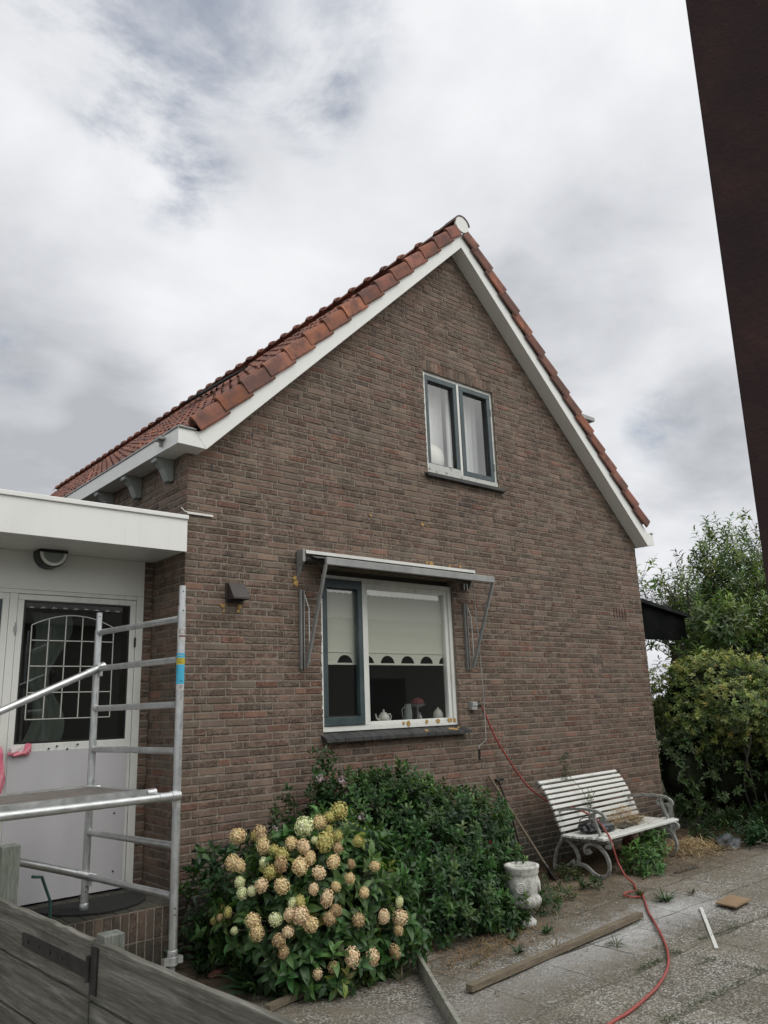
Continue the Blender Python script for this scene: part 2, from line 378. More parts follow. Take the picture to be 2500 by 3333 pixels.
# ------------------------------------------------------------------ numpy leaf meshes
def np_mesh(name, V, F4, C, m, parent=None, smooth=False, origin=(0, 0, 0)):
    org = ORG[parent.name] if parent else Vector(origin)
    V = V - np.array(org)
    me = bpy.data.meshes.new(name); k = F4.shape[1]
    me.vertices.add(len(V)); me.vertices.foreach_set('co', V.astype(np.float32).ravel())
    me.loops.add(F4.size); me.loops.foreach_set('vertex_index', F4.astype(np.int32).ravel())
    me.polygons.add(len(F4)); me.polygons.foreach_set('loop_start', np.arange(0, F4.size, k, dtype=np.int32))
    me.polygons.foreach_set('loop_total', np.full(len(F4), k, dtype=np.int32))
    if smooth: me.polygons.foreach_set('use_smooth', np.ones(len(F4), bool))
    me.update(calc_edges=True)
    ca = me.color_attributes.new('col', 'FLOAT_COLOR', 'POINT'); ca.data.foreach_set('color', C.astype(np.float32).ravel())
    me.materials.append(m); o = bpy.data.objects.new(name, me); COL.objects.link(o)
    if parent: o.parent = parent
    else: o.location = org
    ORG[o.name] = Vector(org); return o
def unit(a): return a/np.maximum(np.linalg.norm(a, axis=-1, keepdims=True), 1e-9)
def leaves(P, D, U, ln, wd, col, fold=.25, droop=.2):
    """P base, D direction, U upper normal; ln, wd arrays; returns V,F,C"""
    n = len(P); D = unit(D); S = unit(np.cross(D, U)); U = np.cross(S, D)
    ln = ln[:, None]; wd = wd[:, None]
    mid1 = P + D*ln*.35; mid2 = P + D*ln*.72 - U*ln*droop*.35; tip = P + D*ln - U*ln*droop
    V = np.stack([P, mid1 - S*wd*.46 + U*wd*fold, mid1, mid1 + S*wd*.46 + U*wd*fold,
                  mid2 - S*wd*.36 + U*wd*fold*.8, mid2, mid2 + S*wd*.36 + U*wd*fold*.8, tip], 1)
    f = np.array([(0, 2, 1, 1), (0, 3, 2, 2), (1, 2, 5, 4), (2, 3, 6, 5), (4, 5, 7, 7), (5, 6, 7, 7)])
    tri = []
    for q in f:
        if q[2] == q[3]: tri.append(q[:3])
        else: tri.append(q[[0, 1, 2]]); tri.append(q[[0, 2, 3]])
    tri = np.array(tri)
    F = (tri[None] + (np.arange(n)*8)[:, None, None]).reshape(-1, 3)
    C = np.repeat(np.concatenate([col, np.ones((n, 1))], 1), 8, 0)
    return V.reshape(-1, 3), F, C
def merge(parts):
    Vs, Fs, Cs = [], [], []; o = 0
    for V, F, C in parts: Vs.append(V); Fs.append(F+o); Cs.append(C); o += len(V)
    return np.concatenate(Vs), np.concatenate(Fs), np.concatenate(Cs)
def pal(n, cols, wts, jit=.18):
    c = np.array(cols)[rng.choice(len(cols), n, p=np.array(wts)/sum(wts))]
    return np.clip(c*rng.normal(1, jit, (n, 1))*rng.normal(1, jit*.4, (n, 3)), .003, 1)
def lump(d, seed, amp=.12, fr=3.0):
    s = 0
    for k in range(5):
        a = np.array([math.sin(seed*7.1+k*3.3), math.cos(seed*3.7+k*1.9), math.sin(seed*5.3+k*2.7)])*fr*(1+.5*k)
        s = s + np.sin(d@a + seed + k*1.7)/(1+.45*k)
    return 1 + amp*s/2.2
def shell(c, r, n, seed, amp=.12, fr=3.0, inner=.55, zmin=None, half=None):
    """points through the outer layer of a lumpy ellipsoid"""
    d = unit(rng.normal(size=(n, 3))); t = inner + (1-inner)*rng.random(n)**.45
    P = np.array(c) + d*np.array(r)*(lump(d, seed, amp, fr)*t)[:, None]
    nrm = unit(d/np.array(r)); keep = np.ones(n, bool)
    if zmin is not None: keep &= P[:, 2] > zmin
    if half is not None: keep &= half(P)
    return P[keep], nrm[keep], t[keep]
def shoots(P, Nn, per, ln, wd, cols, wts, upb=.5, spread=.9, stem=.06, jit=.2, droop=.25, fold=.22, shade=None):
    """rosettes / leafy shoot tips: 'per' leaves round each tip"""
    n = len(P); ax = unit(Nn + np.array([0, 0, upb]) + rng.normal(0, .35, (n, 3)))
    parts = []; a0 = rng.random(n)*6.28
    ref = unit(np.cross(ax, rng.normal(size=(n, 3)))); bi = np.cross(ax, ref)
    cshoot = pal(n, cols, wts, jit)
    for k in range(per):
        a = a0 + k*2.4; f = k/max(per-1, 1)
        rad = ref*np.cos(a)[:, None] + bi*np.sin(a)[:, None]
        D = unit(rad*spread*(1.15-.55*f) + ax*(.25+.75*f) + rng.normal(0, .12, (n, 3)))
        base = P + ax*stem*(f-.5)
        L_ = ln*(1.1-.35*f)*rng.uniform(.7, 1.2, n)
        parts.append(leaves(base, D, ax + rad*-.1, L_, L_*wd, np.clip(cshoot*rng.normal(1, .12, (n, 1))*(0.9+.25*f), .003, 1), fold, droop))
    return merge(parts)
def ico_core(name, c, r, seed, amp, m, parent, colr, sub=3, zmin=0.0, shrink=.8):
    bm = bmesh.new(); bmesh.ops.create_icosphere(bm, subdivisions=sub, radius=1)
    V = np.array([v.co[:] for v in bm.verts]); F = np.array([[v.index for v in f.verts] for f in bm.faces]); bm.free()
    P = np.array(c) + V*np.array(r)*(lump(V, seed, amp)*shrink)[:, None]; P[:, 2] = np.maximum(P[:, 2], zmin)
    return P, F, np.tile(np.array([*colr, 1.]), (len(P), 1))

# ================================================================== GROUND
G = mat('ground_soil', rough=.95, spec=.1); _n = NT(G)
_n.col(_n.ramp(_n.noise(1.5, 8, .7), [(.3, (.045, .055, .025)), (.6, (.085, .075, .05)), (.8, (.06, .08, .03))])); _n.bump(_n.noise(30, 6, .7), .6, .03)
def sheet(name, x0, x1, y0, y1, nx, ny, zf, m, kind='structure'):
    X, Y = np.meshgrid(np.linspace(x0, x1, nx), np.linspace(y0, y1, ny)); Z = zf(X, Y)
    V = np.stack([X, Y, Z], -1).reshape(-1, 3); i = np.arange(ny-1)[:, None]*nx + np.arange(nx-1)
    F = np.stack([i, i+1, i+1+nx, i+nx], -1).reshape(-1, 4)
    o = np_mesh(name, V, F, np.ones((len(V), 4)), m, smooth=True); o['kind'] = kind; return o
sheet('ground', -900, 900, -900, 900, 2, 2, lambda X, Y: X*0-.03, G)

def patio_mat():
    m = mat('washed_gravel_slabs', rough=.9, spec=.2); n = NT(m)
    v = n.vor(72, 'F1'); vc = v.outputs['Color']; vd = v.outputs['Distance']
    s3 = n.t.nodes.new('ShaderNodeSeparateColor'); n.l(vc, s3.inputs[0]); rnd = s3.outputs[0]
    peb = n.ramp(rnd, [(.0, (.10, .10, .09)), (.25, (.23, .225, .205)), (.5, (.36, .35, .325)), (.8, (.46, .45, .42)), (1., (.64, .63, .60))])
    matrix = (.13, .12, .10)
    edge = n.ramp(vd, [(.42, 0.0), (.68, 1.0)])
    c = n.mix(edge, peb, matrix)
    # brown dirt and silt
    xc, yc = n.sep('X'), n.sep('Y')
    big = n.noise(1.1, 7, .62); fine = n.noise(7, 6, .65)
    d1 = n.ramp(n.math('ADD', n.math('MULTIPLY', big, .6), n.math('MULTIPLY', fine, .4)), [(.42, 0.0), (.60, .82)])
    c = n.mix(d1, c, n.ramp(fine, [(.3, (.125, .11, .08)), (.7, (.22, .195, .155))]))
    # more silt towards the wall, cleaner in front
    wl = n.ramp(n.math('ADD', n.math('DIVIDE', yc, 3.0), n.math('ADD', 1.0, n.math('MULTIPLY', n.math('SUBTRACT', fine, .5), .5))), [(.40, 0.0), (.72, .85)])
    c = n.mix(wl, c, n.ramp(n.noise(16, 7, .7), [(.3, (.09, .07, .045)), (.6, (.18, .14, .095)), (.8, (.27, .22, .16))]))
    # pale cement dust along the long timber
    band = n.math('ABSOLUTE', n.math('SUBTRACT', n.math('MULTIPLY_ADD', xc, .095, -2.30), yc))
    bx = n.ramp(n.math('DIVIDE', xc, 5.0), [(.22, .25), (.50, .75), (.70, 1.0), (.86, 0.0)])
    dust = n.math('MULTIPLY', n.math('MULTIPLY', n.ramp(n.math('ADD', band, n.math('MULTIPLY', n.math('SUBTRACT', fine, .5), .5)), [(.05, 1.0), (.36, 0.0)]), bx), n.ramp(n.noise(28, 6, .7), [(.35, .45), (.60, 1.0)]))
    c = n.mix(dust, c, (.55, .56, .57))
    # joints
    bk = n.t.nodes.new('ShaderNodeTexBrick'); bk.offset = 0.0; bk.inputs['Scale'].default_value = 1.0
    bk.inputs['Mortar Size'].default_value = .009; bk.inputs['Mortar Smooth'].default_value = .3
    bk.inputs['Brick Width'].default_value = .6; bk.inputs['Row Height'].default_value = .58
    mp = n.t.nodes.new('ShaderNodeMapping'); mp.inputs['Location'].default_value = (0.08, 2.57-.58*10+5.8+.0, 0)
    dn = n.t.nodes.new('ShaderNodeTexNoise'); dn.inputs['Scale'].default_value = 5
    vm = n.t.nodes.new('ShaderNodeMixRGB'); vm.blend_type = 'ADD'; vm.inputs[0].default_value = .035
    n.l(n.tc.outputs['Object'], dn.inputs['Vector']); n.l(n.tc.outputs['Object'], vm.inputs[1]); n.l(dn.outputs['Color'], vm.inputs[2])
    n.l(vm.outputs[0], mp.inputs[0]); n.l(mp.outputs[0], bk.inputs['Vector'])
    jm = n.ramp(n.noise(1.7, 5, .6), [(.44, .03), (.62, .70)])
    c = n.mix(n.math('MULTIPLY', bk.outputs['Fac'], jm), c, n.ramp(fine, [(.4, (.035, .045, .02)), (.6, (.05, .04, .028))]))
    bk.inputs['Color1'].default_value = (.80, .79, .77, 1); bk.inputs['Color2'].default_value = (1.12, 1.12, 1.11, 1); bk.inputs['Mortar'].default_value = (.9, .9, .85, 1)
    c = n.mix(1.0, c, bk.outputs['Color'], 'MULTIPLY')
    n.col(c)
    h = n.math('SUBTRACT', n.math('MULTIPLY', n.math('SUBTRACT', 1.0, n.math('MINIMUM', vd, 1.0)), n.math('SUBTRACT', 1.0, n.math('MULTIPLY', n.math('MAXIMUM', d1, wl), .8))), n.math('MULTIPLY', bk.outputs['Fac'], 1.5))
    h = n.math('ADD', h, n.math('MULTIPLY', fine, .8))
    n.bump(h, .9, .008)
    return m
def pz(X, Y):
    return .006*np.sin(X*3.1+Y*1.7)*np.sin(Y*4.3-X) + .004*np.sin(X*9+Y*7) - .004
sheet('patio', -6, 12, -9, .004, 220, 130, pz, patio_mat())
# soil bed along the wall, a low uneven bank
SOIL = mat('bed_soil', rough=.95, spec=.1); _n = NT(SOIL)
_n.col(_n.ramp(_n.noise(22, 8, .75), [(.3, (.028, .022, .015)), (.5, (.07, .052, .034)), (.66, (.13, .10, .065)), (.8, (.22, .17, .11))])); _n.bump(_n.noise(50, 7, .75), .9, .02)
def bedz(X, Y):
    front = -0.62 - .14*np.sin(X*1.9) - .35*np.exp(-((X-6.6)/1.2)**2) + .12*np.sin(X*5.1+1)
    t = np.clip((Y-front)/.35, 0, 1); t = t*t*(3-2*t)
    return -.018 + t*(.045 + .02*np.sin(X*7)*np.sin(Y*11) + .012*np.sin(X*23+Y*17))
sheet('soil_bed', 0.05, 11, -1.7, .002, 260, 60, bedz, SOIL)

# ================================================================== BRICKWORK
COURSE = .0613; BL = .2145; BH = .1015; JT = .0125
PALB = [((.196, .140, .108), 40), ((.184, .136, .104), 28), ((.200, .132, .102), 14), ((.170, .137, .106), 10), ((.170, .128, .106), 6), ((.215, .124, .092), 3)]
def brick_col(x, z):
    wts = [p[1] for p in PALB]
    if z < 2.6: wts[2] *= 1.6; wts[5] *= 1.6
    c = random.choices([p[0] for p in PALB], wts)[0]; k = random.gauss(1, .085)
    mark = 1.0 if random.random() < .60 else (.35 if random.random() < .4 else 0.0)
    return (c[0]*k, c[1]*k, c[2]*k, mark)
def clip_poly(poly, a, b, c):   # keep a*x+b*z<=c
    out = []
    for i in range(len(poly)):
        p, q = poly[i], poly[(i+1) % len(poly)]; dp = a*p[0]+b*p[1]-c; dq = a*q[0]+b*q[1]-c
        if dp <= 0: out.append(p)
        if (dp < 0 < dq) or (dq < 0 < dp): t = dp/(dp-dq); out.append((p[0]+(q[0]-p[0])*t, p[1]+(q[1]-p[1])*t))
    return out
def add_brick(mb, poly, to3, col, dep=.006, flip=False):
    if len(poly) < 3: return
    cx = sum(p[0] for p in poly)/len(poly); cz = sum(p[1] for p in poly)/len(poly)
    wx = max(p[0] for p in poly)-min(p[0] for p in poly); wz = max(p[1] for p in poly)-min(p[1] for p in poly)
    if wx < .012 or wz < .012: return
    pr = random.gauss(0, .0016)
    jit = [(p[0]+random.uniform(-.0016, .0016), p[1]+random.uniform(-.002, .002)) for p in poly]
    inn = [(p[0]+math.copysign(min(.0055, wx*.2), cx-p[0]), p[1]+math.copysign(min(.0045, wz*.2), cz-p[1])) for p in jit]
    n = len(poly)
    vs_ = [to3(a, b, dep) for a, b in jit] + [to3(a, b, .0015+pr) for a, b in jit] + [to3(a, b, -.0015+pr+random.uniform(-.0012, .0012)) for a, b in inn]
    fs = [(i, (i+1) % n, n+(i+1) % n, n+i) for i in range(n)] + [(n+i, n+(i+1) % n, 2*n+(i+1) % n, 2*n+i) for i in range(n)] + [tuple(range(2*n, 3*n))]
    if flip: fs = [f[::-1] for f in fs]
    mb.add(vs_, fs, False, col)
def brickwork(mb, mm, to3, xr, z0, z1, holes=(), clips=(), seed=1, flip=False, xlim=None, cornerskip=None, mdep=.0042):
    random.seed(seed); k = 0; z = z0
    while z < z1-.01:
        zt = z+COURSE; x0, x1 = xr
        segs = [(x0, x1)]
        for (a, b, c, d) in holes:
            if zt > c+.012 and z < d-.012:
                ns = []
                for s0, s1 in segs:
                    if a > s0: ns.append((s0, min(a, s1)))
                    if b < s1: ns.append((max(b, s0), s1))
                segs = [s for s in ns if s[1]-s[0] > .01]
        for s0, s1 in segs:      # mortar strip behind this course
            poly = [(s0, z), (s1, z), (s1, zt), (s0, zt)]
            for cl in clips: poly = clip_poly(poly, *cl)
            if len(poly) >= 3:
                vs_ = [to3(a, b, mdep) for a, b in poly]; mm.add(vs_, [tuple(range(len(poly)))[::-1] if flip else tuple(range(len(poly)))])
        x = x0 + (0 if k % 2 else -BH-JT + 0.0) - (random.choice([0, 0, BH+JT])); first = True
        while x < x1:
            L_ = BL if random.random() < .78 else BH
            if first and x0 == xr[0]:
                x = x0; L_ = (BH if k % 2 else BL*.75); first = False
            a, b = x+.0, x+L_
            for s0, s1 in segs:
                aa, bb = max(a, s0), min(b, s1)
                if bb-aa > .02:
                    poly = [(aa, z+JT*.5), (bb, z+JT*.5), (bb, zt-JT*.5), (aa, zt-JT*.5)]
                    for cl in clips: poly = clip_poly(poly, *cl)
                    add_brick(mb, poly, to3, brick_col(aa, z), flip=flip)
            x += L_ + JT
        z = zt; k += 1
def soldier(mb, mm, to3, x0, x1, z0, z1, wd=.053, seed=3, flip=False):
    random.seed(seed); n = max(1, round((x1-x0)/(wd+.010))); st = (x1-x0)/n
    mm.add([to3(a, b, .0042) for a, b in ((x0, z0), (x1, z0), (x1, z1), (x0, z1))], [(3, 2, 1, 0) if flip else (0, 1, 2, 3)])
    for i in range(n):
        a = x0+i*st+.005; b = x0+(i+1)*st-.005
        add_brick(mb, [(a, z0+.004), (b, z0+.004), (b, z1-.004), (a, z1-.004)], to3, brick_col(a, z0), flip=flip)

# ================================================================== HOUSE
W_ = 6.82; XR = 3.41; SL = .962; DEP = 14.0; OV = .185
BW = (1.378, 3.12, 1.50, 3.02)      # big window opening incl. sill strip
UW = (2.845, 4.01, 4.20, 5.415)
zb = lambda x: 3.80 + SL*(x+.01) if x <= XR else 3.80 + SL*(W_+.01-x)     # barge bottom line
zt_ = lambda x: zb(x)+.205
house = thing('brick_house', 'brown brick gabled house with a red pantile roof and two windows', 'house', (3.41, 5, 0))
f3 = lambda a, b, d: (a, d, b)
mb, mm = MB(), MB()
clips = [(-SL, 1, 3.83+.03), (SL, 1, 3.83+.03+SL*W_)]
brickwork(mb, mm, f3, (0, W_), 0.02, 7.1, holes=[BW, UW, (2.83, 4.02, 5.415, 5.545)], clips=clips, seed=5)
soldier(mb, mm, f3, 2.83, 4.022, 5.412, 5.540)
wall = mb.build('wall', BRICK, house); 
# reveals + mortar are part of the same wall
for (a, b, c, d) in (BW, UW):
    mm.box((a-.004, .008, c), (a+.001, .10, d)); mm.box((b-.001, .008, c), (b+.004, .10, d)); mm.box((a, .008, d-.001), (b, .10, d+.004)); mm.box((a, .008, c-.004), (b, .10, c+.001))
mm.build('mortar_joints', MORTAR, house)
# side wall (faces -X)
mb, mm = MB(), MB()
fs3 = lambda a, b, d: (d, a, b)
brickwork(mb, mm, fs3, (0.0, 3.2), 0.02, 3.93, seed=9, flip=True)
mm.add([(.007, 3.2, 0), (.007, DEP, 0), (.007, DEP, 3.93), (.007, 3.2, 3.93)], [(0, 1, 2, 3)])
mb.build('wall', BRICK, house); mm.build('mortar_joints', MORTAR, house)
# right and back walls, simple masonry
mb = MB(); mb.box((W_-.20, .012, 0), (W_-.002, DEP, 3.9)); mb.box((.012, DEP-.2, 0), (W_-.21, DEP-.01, 3.9)); mb.build('wall', MORTAR, house)
# roof deck under the tiles
mb = MB()
for sgn in (-1, 1):
    X = lambda x: x if sgn < 0 else W_-x
    mb.prism([(X(.02), zt_(.02)-.16), (X(XR), zt_(XR)-.16), (X(XR), zt_(XR)-.02), (X(.02), zt_(.02)-.02)], f3, .02, DEP)
mb.build('roof_deck', DARKWOOD, house)
# white boxed verge boards
mb = MB(); mb.prism([(.075, zb(.075)), (XR, zb(XR)), (XR, zt_(XR)), (.010, zt_(.010)), (-.041, 4.024)], f3, -OV, .0); mb.build('verge_board', WHITE, house, bevel=.003)
mb = MB(); mb.prism([(XR+.002, zb(XR)), (W_+.035, 3.770), (W_+.205, 3.80), (W_+.19, 3.935), (W_+.06, zt_(W_+.06)), (XR+.002, zt_(XR))], f3, -OV, .0); mb.build('verge_board', WHITE, house, bevel=.003)
# eaves box with gutter, left
mb = MB(); mb.prism([(-.185, 3.890), (.0735, zb(.075)), (-.0425, 4.024), (-.185, 4.028)], f3, -OV, .012); mb.box((-.185, .012, 3.893), (-.003, DEP, 4.028)); mb.build('gutter_box', WHITE, house, bevel=.002)
mb = MB(); mb.tube([(-.182, -OV-.006, 4.034), (-.182, DEP, 4.034)], .013, 8); mb.tube([(-.182, -OV-.004, 4.034), (-.03, -OV-.004, 4.032)], .013, 8); mb.build('gutter_lip', GREYAL, house)
mb = MB(); mb.box((W_+.001, .01, 3.80), (W_+.19, DEP, 3.93)); mb.build('gutter_box', WHITE, house)
mb = MB(); mb.tube([(W_+.17, -OV-.01, 3.955), (W_+.17, DEP, 3.955)], .016, 8); mb.build('gutter_lip', GREYAL, house)
# soffit brackets; white paint darkened to carry the shade under the eaves
BRK_SHADE = white_mat('bracket_shade_paint', (.27, .29, .27), .6, .5, (.2, .2, .18))
for y in (.28, .94, 1.60, 2.26, 2.92, 3.58, 4.24):
    mb = MB(); pr = [(-.172, 3.889), (-.003, 3.889), (-.003, 3.70), (-.03, 3.69), (-.052, 3.70), (-.072, 3.74), (-.10, 3.80), (-.14, 3.84), (-.172, 3.855)]
    mb.prism(pr, f3, y-.02, y+.075); mb.build('eaves_bracket', BRK_SHADE, house, bevel=.004)
mb = MB(); mb.box((-.245, .05, 3.985), (-.187, .16, 4.003)); mb.box((-.215, .10, 3.93), (-.187, .115, 4.0)); mb.build('gutter_bracket', GREYAL, house)
# roof tiles
TROW = .229; TP = .205
ang = math.atan(SL); ca, sa = math.cos(ang), math.sin(ang)
def rp(u, v, h, side=-1):     # v = horizontal run from x=0, u = y
    x = v*1.0; z = 4.018 + SL*v
    x2 = x - h*sa; z2 = z + h*ca
    return (x2, u, z2) if side < 0 else (W_-x2, u, z2)
TPAL = [(.28, .125, .090), (.31, .135, .092), (.25, .115, .088), (.20, .105, .085), (.27, .14, .105)]
prof = [(0.0, .030), (.12, .052), (.26, .060), (.40, .050), (.54, .028), (.70, .012), (.86, .014), (1.0, .030)]
def tiles(side, y0, y1, missing=()):
    mb = MB(); n = int((y1-y0)/TP)
    for r_ in range(-1, 15):
        v0 = .004+r_*TROW + (.12 if r_ == -1 else 0); v1 = .004 + (r_+1)*TROW+.02
        for c_ in range(n):
            if (r_, c_) in missing: continue
            c = random.choice(TPAL); k = random.gauss(1, .12); col = (c[0]*k, c[1]*k, c[2]*k, 1)
            u0 = y0+c_*TP; jz = random.gauss(0, .0022); sk = random.gauss(0, .004)
            vs_ = []; lo = [(u0+a*TP*1.04, h+.024+jz) for a, h in prof]; m_ = len(prof)
            for (u, h) in lo: vs_.append(rp(u, v0+sk, h, side))
            for (u, h) in lo: vs_.append(rp(u, v1, h-.024, side))
            for (u, h) in lo: vs_.append(rp(u, v0+sk+.002, h-.017, side))
            fs = [(i, i+1, m_+i+1, m_+i) for i in range(m_-1)] + [(2*m_+i, 2*m_+i+1, i+1, i) for i in range(m_-1)]
            if side < 0: fs = [f[::-1] for f in fs]
            mb.add(vs_, fs, False, col)
    return mb
random.seed(21)
miss = {(r_, c_) for r_ in (10, 11, 12, 13) for c_ in range(60) if abs(c_-(19+2.8*(r_-9.8))) <= 1.6}
tl = tiles(-1, -.05, DEP, miss).build('roof_tiles', TILE, house)
# exposed battens and slipped tiles in the gap
mb = MB()
SLATE = mat('dark_slate', (.02, .02, .02), .95, spec=.05)
for k, (v, u, l) in enumerate([(2.02, 2.4, 1.1), (2.22, 3.0, 1.0), (2.42, 3.5, 1.1), (2.62, 4.2, 1.0), (2.84, 4.9, .9)]):
    mb = MB(); p = Vector(rp(u, v, .125)); q = Vector(rp(u+l, v+.05, .15)); mb.beam(p, q, .19, .022, (-sa, 0, ca)); mb.build('slipped_tile', SLATE, house)
tiles(1, -.05, DEP).build('roof_tiles', TILE, house)
def verge(side):
    mb = MB(); pf = [(-.219, -.016), (-.223, .085), (-.217, .110), (-.202, .122), (-.180, .121), (-.152, .102), (-.10, .062), (-.055, .045)]
    m_ = len(pf)
    for r_ in range(15):
        v0 = .004+r_*TROW; v1 = v0+TROW+.03; c = random.choice([(.33, .145, .095), (.37, .16, .10), (.27, .125, .09)] if side < 0 and r_ < 9 else TPAL); k = random.gauss(1.0, .15); col = (c[0]*k, c[1]*k, c[2]*k, 1)
        if r_ == 14: v1 = XR-.03
        vs_ = []; j = random.gauss(0, .002)
        for s_, v, dh, dy in ((0, v0, .026, -.012), (1, v1, -.008, .0)):
            for (y, h) in pf: vs_.append(rp(y+dy+j, v, h+dh, side))
        for (y, h) in pf: vs_.append(rp(y+.012-.008+j, v0+.001, h+.026-.018, side))
        for (y, h) in pf: vs_.append(rp(y+.012+j, v1, h-.008-.014, side))
        fs = [(i, i+1, m_+i+1, m_+i) for i in range(m_-1)] + [(2*m_+i, 2*m_+i+1, i+1, i) for i in range(m_-1)] + [(3*m_+i, 3*m_+i+1, 2*m_+i+1, 2*m_+i) for i in range(m_-1)]
        fs += [(0, m_, 3*m_, 2*m_)]
        if side < 0: fs = [f[::-1] for f in fs]
        mb.add(vs_, fs, False, col)
    return mb
random.seed(33)
verge(-1).build('verge_tiles', TILE, house); verge(1).build('verge_tiles', TILE, house)
# ridge
mb = MB(); y = -.235; random.seed(4)
while y < DEP:
    c0 = random.choice(TPAL[2:] if y > 0 else [(.13, .10, .09)]); k = random.gauss(1.25, .1); n = 9; vs_ = []
    rings = ((y, .118), (y+.05, .126), (y+.08, .098), (y+.36, .088)) if y > 0 else ((y, .134), (y+.20, .128), (y+.22, .122), (y+.38, .114))
    for (yy, r_) in rings:
        for i in range(n):
            t = PI*(.06+.88*i/(n-1)); vs_.append((XR-math.cos(t)*r_, yy, 7.372+math.sin(t)*r_*.98))
    for i in range(n):
        t = PI*(.06+.88*i/(n-1)); vs_.append((XR-math.cos(t)*(rings[0][1]-.016), y+.001, 7.372+math.sin(t)*(rings[0][1]-.016)))
    fs = [(q*n+i, q*n+i+1, (q+1)*n+i+1, (q+1)*n+i) for q in range(3) for i in range(n-1)] + [(4*n+i, 4*n+i+1, i+1, i) for i in range(n-1)]
    mb.add(vs_, [f[::-1] for f in fs], True, (c0[0]*k, c0[1]*k, c0[2]*k, 1)); y += .345
mb.build('ridge_tiles', TILE, house)
mb = MB(); mb.prism([(XR+math.cos(t)*.112, 7.385+math.sin(t)*.113*(1 if math.sin(t) > 0 else .95)) for t in np.linspace(0, 2*PI, 22, endpoint=False)], f3, -.226, -.20); mb.build('ridge_end_cap', WHITE, house, bevel=.004)
# dormer on the far slope
mb = MB(); mb.box((4.4, .50, 4.6), (6.73, 3.0, 5.79)); mb.build('dormer', WHITE2, house)
mb = MB(); mb.box((4.3, .44, 5.792), (6.84, 3.08, 5.85)); mb.build('dormer_roof', GREYAL, house)
# missing perpends: weep slots
mb = MB()
for i, x in enumerate((6.125, 6.19, 6.255, 6.32, 6.385)): mb.box((x, -.008, 2.745), (x+.016, -.003, 2.895))
mb.build('air_brick', noisy('vent_red', (.10, .04, .03), (.06, .02, .018), 30), house)
for (x, z) in [(.22, 3.90), (.60, 4.27), (1.12, 4.77), (1.66, 5.27), (2.12, 5.72), (2.52, 6.05)]:
    pass
for (x, z) in [(.215, 3.78), (.62, 4.145), (1.13, 4.64), (1.66, 5.13), (2.14, 5.62), (2.55, 6.0)]: B((x, -.0055, z), (x+.014, -.0035, z+.055)).build('weep_hole', BLACKP, house)

# lichen spots on the brick
random.seed(8)
def lichen_at(mb, x, z, r, y=-.004):
    n = 11; pts = [(x+r*random.uniform(.6, 1.15)*math.cos(2*PI*i/n), z+r*random.uniform(.6, 1.15)*math.sin(2*PI*i/n)) for i in range(n)]
    dy = random.uniform(0, .0012); mb.prism(pts, f3, y-.0025-dy, y+.002+dy)
mb = MB()
for (x, z, r) in [(.345, 2.595, .028), (.36, 2.56, .015), (.505, 2.60, .026), (.495, 2.565, .016), (1.075, 2.90, .03), (1.085, 2.86, .036), (1.1, 2.83, .02), (2.75, 3.19, .022), (2.82, 3.185, .035), (3.10, 3.18, .022), (3.26, 3.19, .02), (2.72, 3.60, .03), (2.0, 3.60, .02), (2.79, 3.58, .015), (3.27, 1.44, .02), (.36, 2.6, .02)]:
    mb = MB()
    for _ in range(3): lichen_at(mb, x+random.uniform(-.4, .4)*r, z+random.uniform(-.4, .4)*r, r*random.uniform(.4, .75))
    mb.build('lichen', LICHEN, house)

# ---- windows of the house (parts: window > frame, sash, pane, sill)
def rect_frame(mb, x0, x1, z0, z1, w_, y0, y1, wb=None, wt=None):
    wb = wb or w_; wt = wt or w_
    mb.box((x0, y0, z0), (x1, y1, z0+wb)); mb.box((x0, y0, z1-wt), (x1, y1, z1)); mb.box((x0, y0, z0+wb), (x0+w_, y1, z1-wt)); mb.box((x1-w_, y0, z0+wb), (x1, y1, z1-wt)); return mb
def pane(x0, x1, z0, z1, y, par, m=None):     # one sheet, normal towards the garden
    return MB().add([(x0, y, z0), (x1, y, z0), (x1, y, z1), (x0, y, z1)], [(0, 1, 2, 3)]).build('pane', m or GLASS, par)
win = rect_frame(MB(), 1.378, 3.12, 1.524, 2.96, .045, .030, .12).build('window', WHITE2, house, bevel=.004)
mb = rect_frame(MB(), 1.424, 1.884, 1.571, 2.914, .004, .031, .1); mb.box((1.884, .026, 1.570), (1.924, .12, 2.914))
mb.build('mullion', WHITE2, win, bevel=.003)
mb = rect_frame(MB(), 1.925, 3.074, 1.570, 2.914, .045, .050, .11, .028, .05); mb.build('glazing_bead', WHITE2, win, bevel=.004)
mb = rect_frame(MB(), 1.402, 1.882, 1.575, 2.925, .056, .018, .07, .075, .085); mb.build('sash', TEAL, win, bevel=.004)
mb = rect_frame(MB(), 1.440, 1.862, 1.632, 2.862, .018, .045, .075, .03, .03); mb.build('sash', BLACK, win)
pane(1.45, 1.87, 1.64, 2.85, .064, win)
pane(1.965, 3.035, 1.59, 2.87, .074, win)
